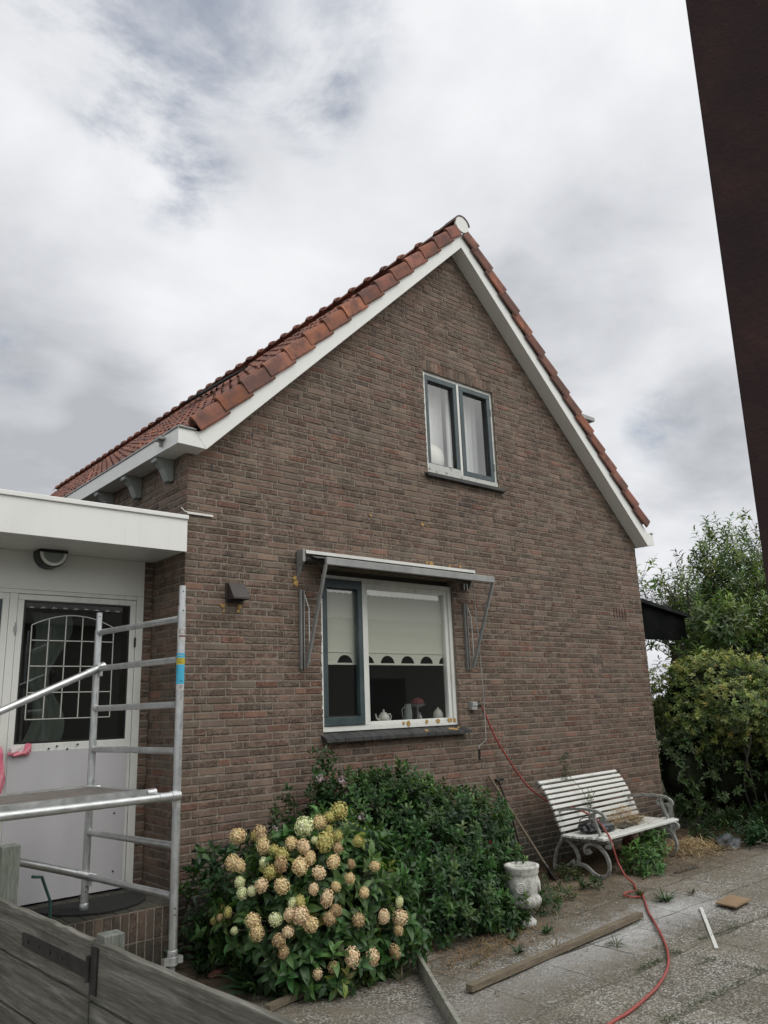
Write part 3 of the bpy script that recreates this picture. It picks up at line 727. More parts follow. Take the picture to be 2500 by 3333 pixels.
# bottom rail of outer frame and tiled sill
mb = MB(); x = 1.355; random.seed(2)
while x < 3.20:
    w2 = .098; mb.add([(x, .045, 1.520), (x+w2, .045, 1.520), (x+w2, -.085, 1.468), (x, -.085, 1.468), (x, .045, 1.490), (x+w2, .045, 1.490), (x+w2, -.085, 1.438), (x, -.085, 1.438)],
       [(0, 3, 2, 1), (4, 5, 6, 7), (3, 7, 6, 2), (0, 4, 7, 3), (1, 2, 6, 5)]); x += w2+.005
mb.build('sill', SILLT, house)
mb = MB(); random.seed(12)
for (x, r) in [(2.43, .05), (2.68, .035), (2.83, .05), (3.0, .045), (3.07, .05), (2.36, .03)]:
    mb = MB()
    for _ in range(4): lichen_at(mb, x+random.uniform(-.4, .4)*r, 1.567+random.uniform(-.010, .012), r*random.uniform(.25, .5), .028)
    mb.build('lichen', LICHEN, house)
for (x, y, r) in [(2.62, -.03, .035), (2.97, -.03, .05), (3.0, -.05, .04), (2.6, -.055, .02), (3.08, -.01, .03)]:
    mb = MB()
    for _ in range(3):
        n = 9; a0 = x+random.uniform(-.5, .5)*r; b0 = y
        mb.prism([(a0+r*.6*random.uniform(.7, 1.1)*math.cos(2*PI*i/n), b0+r*.35*random.uniform(.7, 1.1)*math.sin(2*PI*i/n)) for i in range(n)], lambda a, b, d: (a, b, 1.502+(b)*.40+d), 0, .003+random.uniform(0, .001))
    mb.build('lichen', LICHEN, house)
# upper window
win = rect_frame(MB(), 2.845, 4.010, 4.218, 5.415, .038, .030, .11, .05).build('window', WHITE2, house, bevel=.003)
B((3.395, .026, 4.268), (3.435, .11, 5.377)).build('mullion', WHITE2, win, bevel=.003)
for (a, b) in ((2.862, 3.394), (3.436, 3.972)):
    mb = rect_frame(MB(), a, b, 4.268, 5.376, .062, .020, .07, .06, .062); s_ = mb.build('sash', TEAL, win, bevel=.004)
    mb = rect_frame(MB(), a+.055, b-.055, 4.322, 5.320, .016, .045, .075); mb.build('sash', BLACK, win)
    pane(a+.06, b-.06, 4.325, 5.315, .064, win)
mb = MB(); mb.box((2.86, .012, 4.262), (3.40, .024, 4.318)); mb.build('sash', FLAKY, win)
mb = MB(); mb.box((2.850, .012, 4.214), (4.005, .028, 4.262)); mb.build('flaking_rail', FLAKY, win)
for z in (4.45, 5.15): B((3.966, .014, z-.045), (3.978, .03, z+.045)).build('hinge', GREYAL, win)
mb = MB(); mb.add([(2.79, .04, 4.205), (4.07, .04, 4.205), (4.07, -.06, 4.175), (2.79, -.06, 4.175), (2.79, .04, 4.15), (4.07, .04, 4.15), (4.07, -.06, 4.145), (2.79, -.06, 4.145)],
   [(0, 3, 2, 1), (4, 5, 6, 7), (3, 7, 6, 2), (0, 4, 7, 3), (1, 2, 6, 5)]); mb.build('sill', SILLT, house, bevel=.004)
# ragged foam / mortar bead at the left of both frames
random.seed(15)
for (x, z0, z1) in ((1.381, 1.53, 2.70), (2.848, 4.25, 5.36)):
    z = z0; mb = MB()
    while z < z1:
        h = random.uniform(.02, .05); mb.box((x-random.uniform(.006, .016), -.004, z), (x+.004, .03, z+h)); z += h-.002
    mb.build('window_sealant', WHITE2, house)
# rooms behind the windows (open boxes)
def room(x0, x1, z0, z1, y0, y1, m, name='interior'):
    v = [(x0, y0, z0), (x1, y0, z0), (x1, y1, z0), (x0, y1, z0), (x0, y0, z1), (x1, y0, z1), (x1, y1, z1), (x0, y1, z1)]
    MB().add(v, [(0, 1, 2, 3), (7, 6, 5, 4), (3, 2, 6, 7), (0, 3, 7, 4), (1, 5, 6, 2)]).build(name, m, house)
room(.9, 3.7, 1.0, 3.25, .13, 3.0, DARKROOM); room(2.5, 4.3, 3.9, 5.7, .13, 1.6, mat('pale_room', (.5, .51, .51), .9))
# front closing strips between frames and room
mb = rect_frame(MB(), .9, 3.7, 1.0, 3.25, .50, .121, .13, .53, .30); mb.build('interior', DARKROOM, house)
mb = rect_frame(MB(), 2.5, 4.3, 3.9, 5.7, .36, .121, .13, .33, .30); mb.build('interior', DARKROOM, house)
B((1.40, .132, 1.53), (3.10, .36, 1.568)).build('interior_ledge', WHITE2, house)
# roller blind with arched cut outs
mb = MB(); zb0, zb1 = 2.130, 2.95; rad = .088
def blind_band(x0, x1, y):
    z0 = 2.145; cs = [1.718+.267*i for i in range(6)]
    top = 2.245; mb.add([(x0, y, top), (x1, y, top), (x1, y, zb1), (x0, y, zb1)], [(0, 1, 2, 3)])
    xs = np.linspace(x0, x1, 150)
    def zl(x):
        for c in cs:
            if abs(x-c) < rad: return z0+math.sqrt(rad*rad-(x-c)**2)*.85
        return z0
    for a, b in zip(xs[:-1], xs[1:]):
        mb.add([(a, y, zl(a)), (b, y, zl(b)), (b, y, top), (a, y, top)], [(0, 1, 2, 3)])
blind_band(1.44, 3.06, .102); mb.box((1.44, .097, 2.128), (3.06, .103, 2.146)); mb.box((1.44, .096, 2.243), (3.06, .1015, 2.252))
tag(mb.build('roller_blind', CREAM), 'cream roller blind with a row of arched cut-outs inside the lower window', 'blind')
# curtains upstairs
def curtain(x0, x1, z0, z1, y, amp, label, per=.085):
    n = 60; V = []; xs = np.linspace(x0, x1, n); mb = MB()
    for z in (z0, z1):
        for x in xs: V.append((x, y+amp*math.sin(x*2*PI/per)+amp*.6*math.sin(x*41), z))
    mb.add(V, [(i, i+1, n+i+1, n+i) for i in range(n-1)], True)
    return tag(mb.build('net_curtain', CURT), label, 'curtain')
curtain(2.87, 3.39, 4.25, 5.42, .285, .009, 'white net curtain behind the left pane of the upper window')
curtain(3.45, 3.99, 4.25, 5.42, .285, .009, 'white net curtain behind the right pane of the upper window')
mb = MB(); mb.lathe([(.02, .0), (.10, .02), (.165, .09), (.185, .17), (.16, .26), (.10, .31), (.02, .335)], (3.09, .185, 4.29), 26, sq=.5)
tag(mb.build('globe_lamp', mat('opal_globe', (.75, .74, .68), .3)), 'white opal globe lamp standing inside the left pane of the upper window', 'lamp')
# things on the kitchen ledge
def pot():
    t = thing('teapot', 'white china teapot with dark flower sprigs on the inside sill', 'teapot', (2.26, .20, 1.57))
    mb = MB(); mb.lathe([(.03, 1.57), (.05, 1.575), (.062, 1.605), (.058, 1.64), (.035, 1.665)], (2.26, .20, 0), 20); mb.build('body', CHINA, t)
    mb = MB(); mb.lathe([(.034, 1.666), (.03, 1.674), (.01, 1.680), (.009, 1.688), (.013, 1.696), (.004, 1.704)], (2.26, .20, 0), 14); mb.build('lid', CHINA, t)
    mb = MB(); mb.tube([(2.21, .20, 1.60), (2.17, .20, 1.62), (2.155, .20, 1.665)], [.015, .01, .007], 8); mb.build('spout', CHINA, t)
    mb = MB(); mb.tube([(2.31, .2, 1.655), (2.345, .2, 1.66), (2.36, .2, 1.63), (2.345, .2, 1.60), (2.31, .2, 1.595)], .006, 8); mb.build('handle', CHINA, t)
pot()
DULLG = mat('dull_glassware', (.22, .24, .23), .2)
mb = MB(); mb.lathe([(.04, 1.57), (.045, 1.65), (.035, 1.74), (.04, 1.75)], (2.62, .24, 0), 16); mb.tube([(2.58, .24, 1.72), (2.54, .24, 1.70), (2.545, .24, 1.62), (2.58, .24, 1.6)], .005, 6)
tag(mb.build('glass_jug', DULLG), 'grey glass jug with a handle on the inside sill', 'jug')
mb = MB(); mb.lathe([(.02, 1.57), (.024, 1.62), (.01, 1.635), (.009, 1.66), (.014, 1.663)], (2.74, .19, 0), 12); tag(mb.build('small_bottle', DULLG), 'tiny clear bottle between the glass jug and the china jar', 'bottle')
mb = MB(); mb.lathe([(.045, 1.57), (.055, 1.61), (.05, 1.65), (.03, 1.68), (.012, 1.69), (.010, 1.70), (.004, 1.706)], (3.0, .19, 0), 18); tag(mb.build('china_jar', CHINA), 'white lidded china jar at the right end of the inside sill', 'jar')
t = thing('cake_stand', 'pale cake stand holding a red cloth, deeper in the kitchen', 'cake stand', (2.78, .32, 1.57))
mb = MB(); mb.lathe([(.05, 1.57), (.012, 1.59), (.012, 1.71), (.08, 1.725), (.10, 1.745)], (2.84, .33, 0), 22); mb.build('stand', DULLG, t)
mb = MB(); mb.lathe([(.075, 1.748), (.07, 1.78), (.045, 1.80), (.01, 1.81)], (2.84, .33, 0), 14); mb.build('red_cloth', mat('dull_red', (.12, .02, .025), .8), t)

# ================================================================== things on the gable
# awning
aw = thing('window_awning', 'grey folding-arm window awning with grey front bar above the lower window', 'awning', (2.27, 0, 2.1))
mb = MB(); mb.prism([(-.004, 3.15), (-.105, 3.15), (-.105, 3.035), (-.06, 3.0), (-.004, 2.90)], yz, 1.10, 1.130); mb.build('end_bracket', GREYAL, aw, bevel=.003)
mb = MB(); mb.prism([(-.004, 3.15), (-.09, 3.135), (-.09, 3.10), (-.004, 2.95)], yz, 3.375, 3.40); mb.build('end_bracket', GREYAL, aw, bevel=.003)
mb = MB(); mb.box((1.131, -.115, 3.126), (3.372, -.010, 3.140)); mb.box((1.131, -.115, 3.110), (3.372, -.108, 3.1255)); mb.build('cassette', WHITE2, aw)
mb = MB(); mb.tube([(1.135, -.055, 3.07), (3.37, -.055, 3.07)], .032, 12); mb.build('fabric_roll', mat('dark_fabric', (.05, .052, .05), .9), aw)
mb = MB(); mb.box((1.182, -.36, 2.972), (3.405, -.325, 3.040)); mb.build('front_bar', GREYAL, aw, bevel=.006)
mb = MB(); n = 24; V = []
for i in range(n+1):
    x = 1.20+2.18*i/n
    for (y, z) in ((-.06, 3.105), (-.19, 3.06+.012*math.sin(i*1.1)), (-.33, 3.035)): V.append((x, y, z))
mb.add(V, [(i*3+j, i*3+j+1, i*3+j+4, i*3+j+3) for i in range(n) for j in range(2)], True); fb = mb.build('fabric', mat('grey_fabric', (.13, .13, .12), .95), aw)
sol = fb.modifiers.new('solid', 'SOLIDIFY'); sol.thickness = .003
for x0, x1 in ((1.185, 1.163), (3.393, 3.305)):
    mb = MB(); mb.beam((x0, -.34, 2.975), (x1, -.062, 2.095), .020, .034, (0, 1, 0)); mb.build('arm', GREYAL, aw, bevel=.003)
for x in (1.133, 3.268):
    mb = MB(); mb.box((x-.010, -.030, 2.078), (x+.006, -.002, 2.788)); mb.box((x+.028, -.028, 2.078), (x+.036, -.002, 2.788)); mb.box((x-.004, -.034, 2.078), (x+.0, -.0302, 2.788)); mb.build('guide_rail', GREYAL, aw)
    mb = MB(); mb.tube([(x+.02, -.05, 2.74), (x+.065, -.05, 2.62), (x+.07, -.05, 2.14)], .006, 6); mb.build('rod', ALU, aw)
mb = MB(); mb.tube([(3.34, -.09, 3.01), (3.355, -.09, 2.95), (3.41, -.09, 1.78), (3.405, -.09, 1.357), (3.27, -.11, 1.305), (3.268, -.11, 1.25)], .0055, 7); mb.build('crank_rod', GREYAL, aw)
mb = MB(); mb.tube([(3.27, -.11, 1.275), (3.266, -.11, 1.165)], .012, 10); mb.build('crank_handle', BLACKP, aw)
mb = MB(); mb.box((3.27, -.03, 2.93), (3.285, -.004, 3.0)); mb.box((3.315, -.03, 2.93), (3.33, -.004, 3.0)); mb.build('bracket', GREYAL, aw)
# vent hood
vh = thing('vent_hood', 'small dark brown plastic air vent hood on the brick wall', 'vent', (.45, 0, 2.65))
B((.372, -.018, 2.628), (.548, -.002, 2.80)).build('backplate', BROWNP, vh, bevel=.003)
mb = MB(); mb.prism([(-.019, 2.79), (-.045, 2.79), (-.13, 2.665), (-.13, 2.650), (-.122, 2.650), (-.122, 2.662), (-.04, 2.782), (-.019, 2.782)], yz, .385, .535)
mb.prism([(-.019, 2.79), (-.045, 2.79), (-.13, 2.665), (-.13, 2.650), (-.019, 2.650)], yz, .381, .3845); mb.prism([(-.019, 2.79), (-.045, 2.79), (-.13, 2.665), (-.13, 2.650), (-.019, 2.650)], yz, .5355, .539); mb.build('hood', BROWNP, vh)
mb = MB(); mb.tube([(.46, -.019, 2.71), (.46, -.03, 2.71)], .05, 16); mb.build('duct', BLACKP, vh)
# socket
so = thing('wall_socket', 'grey outdoor wall socket with a black plug in it', 'socket', (3.31, 0, 1.70))
B((3.262, -.055, 1.664), (3.345, -.002, 1.748)).build('box', PVCG, so, bevel=.006); B((3.266, -.064, 1.705), (3.341, -.0552, 1.744)).build('flap', PVCG, so, bevel=.003)
mb = MB(); mb.tube([(3.345, -.04, 1.712), (3.385, -.05, 1.712), (3.402, -.055, 1.70)], [.018, .016, .008], 10); mb.build('plug', BLACKP, so)
# flashing strip
mb = MB(); mb.box((.004, -.018, 3.350), (.237, -.005, 3.368)); mb.add([(-.07, -.04, 3.385), (-.03, -.03, 3.36), (.004, -.018, 3.358), (.004, -.018, 3.368), (-.03, -.03, 3.368), (-.07, -.04, 3.393)], [(0, 1, 4, 5), (1, 2, 3, 4), (5, 4, 1, 0), (4, 3, 2, 1)])
tag(mb.build('flashing_strip', WHITE2), 'bent end of pale flashing strip stuck in the brick joint at the house corner', 'flashing')

# ================================================================== ANNEX
an = thing('flat_roofed_extension', 'white flat-roofed extension with a deep fascia and glazed door joined to the house', 'extension', (-2, 2, 0))
mb = MB(); mb.box((-4.2, -.035, 3.021), (-.006, -.012, 3.292)); mb.build('fascia', WHITE, an, bevel=.002)
mb = MB(); mb.box((-4.2, -.052, 3.2925), (-.003, .02, 3.328)); mb.build('fascia_cap', WHITE, an, bevel=.004)
mb = MB(); mb.box((-4.2, -.010, 3.20), (-.006, 5.5, 3.29)); mb.build('flat_roof', DARKWOOD, an)
mb = MB(); y = -.011
while y < .62: mb.box((-4.2, y, 3.030), (-.004, y+.095, 3.042)); y += .099
mb.build('soffit', SOFFIT, an)
B((-4.2, .600, 2.724), (-.080, .64, 3.029)).build('top_panel', SOFFIT, an, bevel=.002)
# door frame & leaf
mb = MB(); mb.box((-.142, .597, .40), (-.080, .66, 2.722)); mb.box((-4.2, .598, 2.690), (-.143, .66, 2.722)); mb.box((-1.165, .598, .40), (-1.106, .66, 2.689)); mb.build('door_frame', WHITE2, an, bevel=.003)
door = MB()
rect_frame(door, -1.103, -.145, .42, 2.686, .048, .604, .645, .12, .045); door.box((-1.055, .604, 1.46), (-.193, .645, 1.548))
door = door.build('door', WHITE2, an, bevel=.004)
B((-1.092, .594, .42), (-.172, .603, 1.492)).build('door_panel', PANEL, door)
pane(-1.056, -.192, 1.549, 2.640, .624, door, GLASS_D)
mb = rect_frame(MB(), -1.0545, -.1935, 1.5485, 2.6405, .014, .612, .621); mb.build('glazing_rubber', BLACKP, door)
LEAD = mat('white_came', (.50, .50, .46), .5)
mb = MB(); T = .0045
def came(p, q): mb.beam((p[0], .618, p[1]), (q[0], .618, q[1]), T*1.6, .006, (0, 1, 0))
xs = [-.984, -.853, -.720, -.587, -.455, -.327]
arch = lambda x: 2.448 + .088*(1-((x+.655)/.33)**2)
for z in (2.331, 2.131, 1.929, 1.728): came((xs[0], z), (xs[-1], z))
for x in xs: came((x, 1.728), (x, arch(x)))
ax = np.linspace(xs[0], xs[-1], 15)
for a, b in zip(ax[:-1], ax[1:]): came((a, arch(a)), (b, arch(b)))
mb.build('lead_came', LEAD, door)
mb = MB(); random.seed(5)
for (x, z) in [(-1.055, 1.462), (-.80, 1.505), (-.74, 1.52), (-.66, 1.495), (-.58, 1.525), (-.26, .98), (-.25, .55), (-1.0, .55)]:
    mb.tube([(x, .594, z), (x, .590, z)], .008, 8)
mb.build('screw', BLACK, door)
mb = MB(); mb.tube([(-1.108, .60, 2.36), (-1.108, .60, 2.46)], .008, 8); mb.box((-1.122, .590, 2.39), (-1.100, .5965, 2.43)); mb.build('hinge', GREYAL, door)
mb = MB(); mb.box((-.155, .590, 2.29), (-.140, .5965, 2.37)); mb.build('latch', BLACK, door)
# left window & panel
sidew = rect_frame(MB(), -2.6, -1.167, 1.50, 2.688, .05, .600, .65).build('window', WHITE2, an, bevel=.003)
rect_frame(MB(), -2.548, -1.218, 1.551, 2.637, .02, .596, .63).build('sash', TEAL, sidew)
pane(-2.53, -1.235, 1.57, 2.62, .614, sidew, GLASS_D)
B((-4.2, .601, .40), (-1.167, .65, 1.499)).build('lower_panel', PANEL, an); B((-4.2, .60, 1.50), (-2.601, .65, 2.688)).build('lower_panel', WHITE2, an)
B((-4.2, .655, .0), (-.08, .80, .40)).build('plinth', MORTAR, an); B((-1.17, .585, .385), (-.08, .66, .405)).build('threshold', SILLT, an)
mb = MB(); v = [(-3.9, .66, .42), (-.09, .66, .42), (-.09, 3.4, .42), (-3.9, 3.4, .42), (-3.9, .66, 3.0), (-.09, .66, 3.0), (-.09, 3.4, 3.0), (-3.9, 3.4, 3.0)]
mb.add(v, [(0, 1, 2, 3), (7, 6, 5, 4), (3, 2, 6, 7), (0, 3, 7, 4), (1, 5, 6, 2)]); mb.build('interior', DARKROOM, an)
B((-4.2, .66, 0), (-4.12, 5.5, 3.2)).build('wall', WHITE2, an); B((-4.119, 5.42, 0), (-.01, 5.5, 3.2)).build('wall', WHITE2, an)
# brick return between door frame and house side wall
mb, mm = MB(), MB(); brickwork(mb, mm, lambda a, b, d: (a, .600+d, b), (-.079, -.001), .40, 3.02, seed=4); mb.build('brick_pier', BRICK, an); mm.build('mortar_joints', MORTAR, an)
# cloth seen through the door glass
mb = MB(); random.seed(3); V = []; n = 14
for i in range(n+1):
    for j in range(10):
        a = i/n; b = j/9; wdt = .16+.28*abs(a-.45)
        V.append((-.80+(b-.5)*wdt+.05*math.sin(a*9), .80+.03*math.sin(b*17+a*8), 1.55+a*1.02))
mb.add(V, [(i*10+j, i*10+j+1, (i+1)*10+j+1, (i+1)*10+j) for i in range(n) for j in range(9)], True)
tag(mb.build('grey_curtain', mat('grey_cloth', (.17, .18, .17), .9)), 'grey gathered curtain hanging behind the leaded door glass', 'curtain')
# bulkhead lamp
la = thing('bulkhead_lamp', 'black half-round bulkhead lamp under the white soffit', 'lamp', (-.906, .6, 3.02))
hp = lambda r, k=1.0, z0=3.005: [(-.906+r*math.cos(t), z0+r*math.sin(t)*k) for t in np.linspace(PI, 2*PI, 20)]
mb = MB(); mb.prism(hp(.114)+[(-.792, 3.027), (-1.020, 3.027)], lambda a, b, d: (a, d, b), .462, .5985); mb.build('housing', BLACKP, la, bevel=.004)
mb = MB(); o_ = hp(.104); i_ = hp(.082)
mb.prism(o_ + i_[::-1], lambda a, b, d: (a, d, b), .446, .4615); mb.build('rim', WHITE, la)
mb = MB(); mb.prism(hp(.0815), lambda a, b, d: (a, d, b), .450, .4610); mb.build('diffuser', mat('frosted_glass', (.22, .25, .23), .2), la)
B((-1.014, .440, 3.006), (-.798, .4615, 3.026)).build('visor', BLACKP, la)
# rags
def rag(name, c, r, seed, m, label, sq=(1, .5, .6)):
    bm = bmesh.new(); bmesh.ops.create_icosphere(bm, subdivisions=4, radius=1); random.seed(seed)
    V = np.array([v.co[:] for v in bm.verts]); F = np.array([[v.index for v in f.verts] for f in bm.faces]); bm.free()
    k = lump(V, seed, .30, 3.2)*lump(V, seed+3, .16, 9)
    P = np.array(c)+V*np.array(r)*k[:, None]
    return tag(np_mesh(name, P, F, np.ones((len(P), 4)), m, smooth=True, origin=c), label, 'cloth')
rg = thing('cleaning_rag', 'crumpled pink and white rag lying on the ledge of the door', 'cloth', (-1.0, .575, 1.50))
for (c, r, s_, m) in (((-1.035, .578, 1.505), (.055, .018, .036), 1, PINKW), ((-1.03, .572, 1.482), (.058, .018, .018), 5, PINK), ((-.965, .575, 1.508), (.032, .02, .044), 2, PINK)):
    o = rag('cloth', c, r, s_, m, 'x'); del o['label']; del o['category']; o.parent = rg; o.location = Vector(c)-Vector((-1.0, .575, 1.50)); o.name = 'crumpled_cloth'
rag('hanging_rag', (-1.165, .565, 1.31), (.05, .03, .19), 6, PINK, 'bright pink cloth hanging beside the door at the left edge')
# stoop
st = thing('door_stoop', 'mossy brick doorstep with upright edging bricks below the door', 'doorstep', (-.7, .2, 0))
mb, mm = MB(), MB()
sf = lambda a, b, d: (a, -.15+d, b)
soldier(mb, mm, sf, -1.35, -.05, .20, .40, seed=6); soldier(mb, mm, sf, -1.35, -.05, .0, .20, seed=7)
for k_, (a, b) in enumerate(((0, .2), (.2, .4))): soldier(mb, mm, lambda a_, b_, d: (-.05-d, a_, b_), -.15, .58, a, b, seed=8+k_)
random.seed(2)
x = -1.35
while x < -.06:      # flat brick top
    yv = -.14
    while yv < .55: add_brick(mb, [(x, yv), (x+.098, yv), (x+.098, yv+.2), (x, yv+.2)], lambda a, b, d: (a, b, .402-d), (.085, .078, .06, .3)); yv += .21
    x += .105
mm.box((-1.345, -.14, 0.0), (-.062, .58, .398)); mb.build('bricks', BRICK, st); mm.build('mortar_joints', MORTAR, st)
mb = MB(); pts = [(-.515+.40*math.cos(t), .40-.48*math.sin(t)) for t in np.linspace(0, PI, 28)]
mb.prism(pts, lambda a, b, d: (a, b, d), .4045, .420)
tag(mb.build('doormat', RUBBER), 'black half-moon rubber doormat on the brick doorstep', 'doormat')

# ================================================================== SCAFFOLD
PR = Vector((-.51, -1.0, 0)); PL = Vector((-.653, .09, 0)); SD = Vector((-.991, -.13, 0)).normalized()
sc = thing('scaffold_tower', 'aluminium rolling scaffold frame with rungs, braces and a plywood deck before the door', 'scaffold', PR)
def arc_patch(mb, c, r, z0, z1, a0, a1, n=14):
    V = []
    for z in (z0, z1):
        for i in range(n+1): t = a0+(a1-a0)*i/n; V.append((c.x+r*math.cos(t), c.y+r*math.sin(t), z))
    mb.add(V, [(i, i+1, n+2+i, n+1+i) for i in range(n)], True); return mb
def text_on_pole(txt, size, c, r, a_left, z, m, parent, name):
    cu = bpy.data.curves.new('t', 'FONT'); cu.body = txt; cu.size = size; o = bpy.data.objects.new('t', cu); COL.objects.link(o)
    bpy.context.view_layer.update(); me = bpy.data.meshes.new_from_object(o.evaluated_get(bpy.context.evaluated_depsgraph_get()))
    mb = MB(); V = []
    for v in me.vertices: t = a_left + v.co.x/r; V.append((c.x+r*math.cos(t), c.y+r*math.sin(t), z+v.co.y))
    mb.add(V, [tuple(p.vertices) for p in me.polygons]); bpy.data.objects.remove(o); return mb.build(name, m, parent)
def frame(pr, pl, first):
    rungs = []
    for nm, p, zf0, ztop, zsp in (('pole', pr, .26, 2.43, 2.57), ('pole', pl, .44, 2.37, 2.50)):
        mb = MB(); mb.tube([p+Vector((0, 0, zf0)), p+Vector((0, 0, ztop))], .0262, 18); pole = mb.build(nm, ALU, sc)
        mb = MB(); mb.tube([p+Vector((0, 0, ztop)), p+Vector((0, 0, zsp))], .0225, 18); mb.build('spigot', ALU, pole)
        mb = MB(); mb.tube([p+Vector((.012, -.020, z)) + Vector((0, 0, 0)) for z in ()] or [p+Vector((-.004, -.0215, ztop+.10)), p+Vector((-.005, -.026, ztop+.10))], .004, 8)
        mb.tube([p+Vector((-.004, -.025, ztop-.03)), p+Vector((-.005, -.0285, ztop-.03))], .005, 8)
        for q in (.42, .455): mb.tube([p+Vector((-.004, -.025, q+.12)), p+Vector((-.0045, -.0268, q+.12))], .005, 8)
        mb.build('locking_pin', BLACK, pole)
        if nm == 'pole' and p is pr:
            mb = MB(); mb.lathe([(.030, .30), (.032, .305), (.032, .335), (.030, .34)], p, 18); mb.box((p.x-.062, p.y-.018, .262), (p.x+.062, p.y+.018, .300)); mb.lathe([(.036, .258), (.036, .302)], p, 18); mb.build('adjusting_nut', ALU, pole)
            mb = MB(); mb.tube([p+Vector((0, 0, .0)), p+Vector((0, 0, .26))], .018, 14); 
            for i in range(28): mb.lathe([(.0178, .02+i*.0085), (.0202, .0235+i*.0085), (.0178, .027+i*.0085)], p, 14)
            mb.lathe([(.06, -.01), (.06, .004), (.02, .006)], p, 16); mb.build('screw_foot', GREYAL, pole)
        else:
            mb = MB(); mb.lathe([(.028, .421), (.030, .425), (.030, .46), (.027, .465)], p, 18); mb.build('foot_cap', ALU, pole)
    e = (pl-pr).normalized()
    for z in (2.35, 2.08, 1.79, 1.50, 1.215, .93, .64):
        mb = MB(); a = pr+e*.026+Vector((0, 0, z)); b = pl-e*.026+Vector((0, 0, z)); mb.tube([a, b], .0215, 14)
        mb.tube([a-e*.004, a+e*.012], .0255, 14); mb.tube([b-e*.012, b+e*.004], .0255, 14)
        mb.build('rung', ALU, sc)
frame(PR, PL, True)
frame(PR+SD*2.0, PL+SD*2.0, False)
def brace(p, q, hook=True):
    p, q = Vector(p), Vector(q); d = (q-p).normalized(); mb = MB(); mb.tube([p+d*.10, q-d*.10], .0255, 16)
    b = mb.build('brace', ALU, sc)
    for s_, o_ in ((p, d), (q, -d)):
        mb = MB()
        mb.tube([s_+o_*.02, s_+o_*.12], .029, 14); mb.tube([s_-o_*.03, s_+o_*.03], .033, 14)
        mb.box(tuple(s_+Vector((-.012, -.012, -.065))), tuple(s_+Vector((.012, .012, -.02))))
        mb.build('snap_hook', ALU, b)
off = Vector((0, -.055, 0))
Lz = lambda p, t, z: p+SD*t+Vector((0, 0, z))
brace(Lz(PL, -.02, 2.09)+off*0.6, Lz(PL, 2.0, 1.235)+off*.6)
brace(Lz(PL, -.02, .640)+off*.6, Lz(PL, 2.0, 1.32)+off*.6)
brace(Lz(PR, .02, 1.228)+off*.2, Lz(PR, 2.0, 1.235)+off*.2)
# deck
dk_n = Vector((SD.y, -SD.x, 0)); dk_n = -dk_n if dk_n.y < 0 else dk_n
def deckbox(mb, t0, t1, s0, s1, z0, z1):
    V = [PR+SD*t+dk_n*s+Vector((0, 0, z)) for z in (z0, z1) for t, s in ((t0, s0), (t1, s0), (t1, s1), (t0, s1))]
    return mb.add(V, [(0, 1, 2, 3), (7, 6, 5, 4), (0, 4, 5, 1), (1, 5, 6, 2), (2, 6, 7, 3), (3, 7, 4, 0)])
deckbox(MB(), .10, 1.92, .27, .96, 1.238, 1.250).build('deck_board', TREAD, sc)
mb = MB(); deckbox(mb, .06, 1.94, .235, .268, 1.175, 1.262); deckbox(mb, .06, 1.94, .962, .995, 1.175, 1.262); deckbox(mb, .06, .098, .269, .961, 1.20, 1.256); mb.build('deck_rail', ALU, sc)
mb = MB()
for s_ in (.25, .98):
    for t in (.03, 1.97): mb.tube([PR+SD*(t-.03)+dk_n*s_+Vector((0, 0, 1.238)), PR+SD*(t+.035)+dk_n*s_+Vector((0, 0, 1.235))], .027, 12)
mb.build('deck_hook', ALU, sc)
random.seed(3); mb = MB()
for i in range(12):      # stamped marks in the rail
    t = .12+i*.022+(0.05 if i > 4 else 0)
    if i in (3, 8): continue
    V = PR+SD*t+dk_n*.233; mb.box((V.x-.007, V.y-.001, 1.215), (V.x+.007, V.y+.001, 1.219 if i < 8 else 1.225))
mb.build('stamped_marking', BLACK, sc)
# stickers on the front pole
ac = math.atan2(CAM.y-PR.y, CAM.x-PR.x); WST = mat('sticker_white', (.50, .49, .47), .5); BLU = mat('sticker_blue', (.06, .42, .62), .45); YEL = mat('sticker_yellow', (.62, .50, .04), .5); INK = mat('sticker_ink', (.02, .02, .035), .6); MAR = mat('sticker_maroon', (.13, .03, .04), .6)
rr = .0266
arc_patch(MB(), PR, rr, 2.198, 2.292, ac-1.25, ac+1.7).build('sticker', WST, sc)
text_on_pole('CI', .048, PR, rr+.0003, ac-.62, 2.244, MAR, sc, 'sticker_logo')
arc_patch(MB(), PR, rr+.0003, 2.226, 2.236, ac-.62, ac+1.6).build('sticker_bar', MAR, sc)
text_on_pole('verhuur', .007, PR, rr+.0005, ac-.1, 2.212, MAR, sc, 'sticker_text') if False else None
arc_patch(MB(), PR, rr, 1.880, 1.9195, ac-1.3, ac+1.7).build('sticker', WST, sc)
arc_patch(MB(), PR, rr, 1.92, 2.120, ac-1.3, ac+1.7).build('sticker', BLU, sc)
arc_patch(MB(), PR, rr+.0003, 2.046, 2.088, ac-1.3, ac+1.7).build('sticker', YEL, sc)
text_on_pole('SAFETY', .0185, PR, rr+.0006, ac-.92, 2.0715, INK, sc, 'sticker_text')
text_on_pole('FIRST', .0235, PR, rr+.0006, ac-.92, 2.051, INK, sc, 'sticker_text')
mb = MB(); random.seed(2)
for i in range(6): arc_patch(mb, PR, rr+.0004, 1.982+i*.0105, 1.988+i*.0105, ac-.85, ac-.68-random.random()*.1, 3)
arc_patch(mb, PR, rr+.0004, 1.936, 1.941, ac+.0, ac+.55, 6)
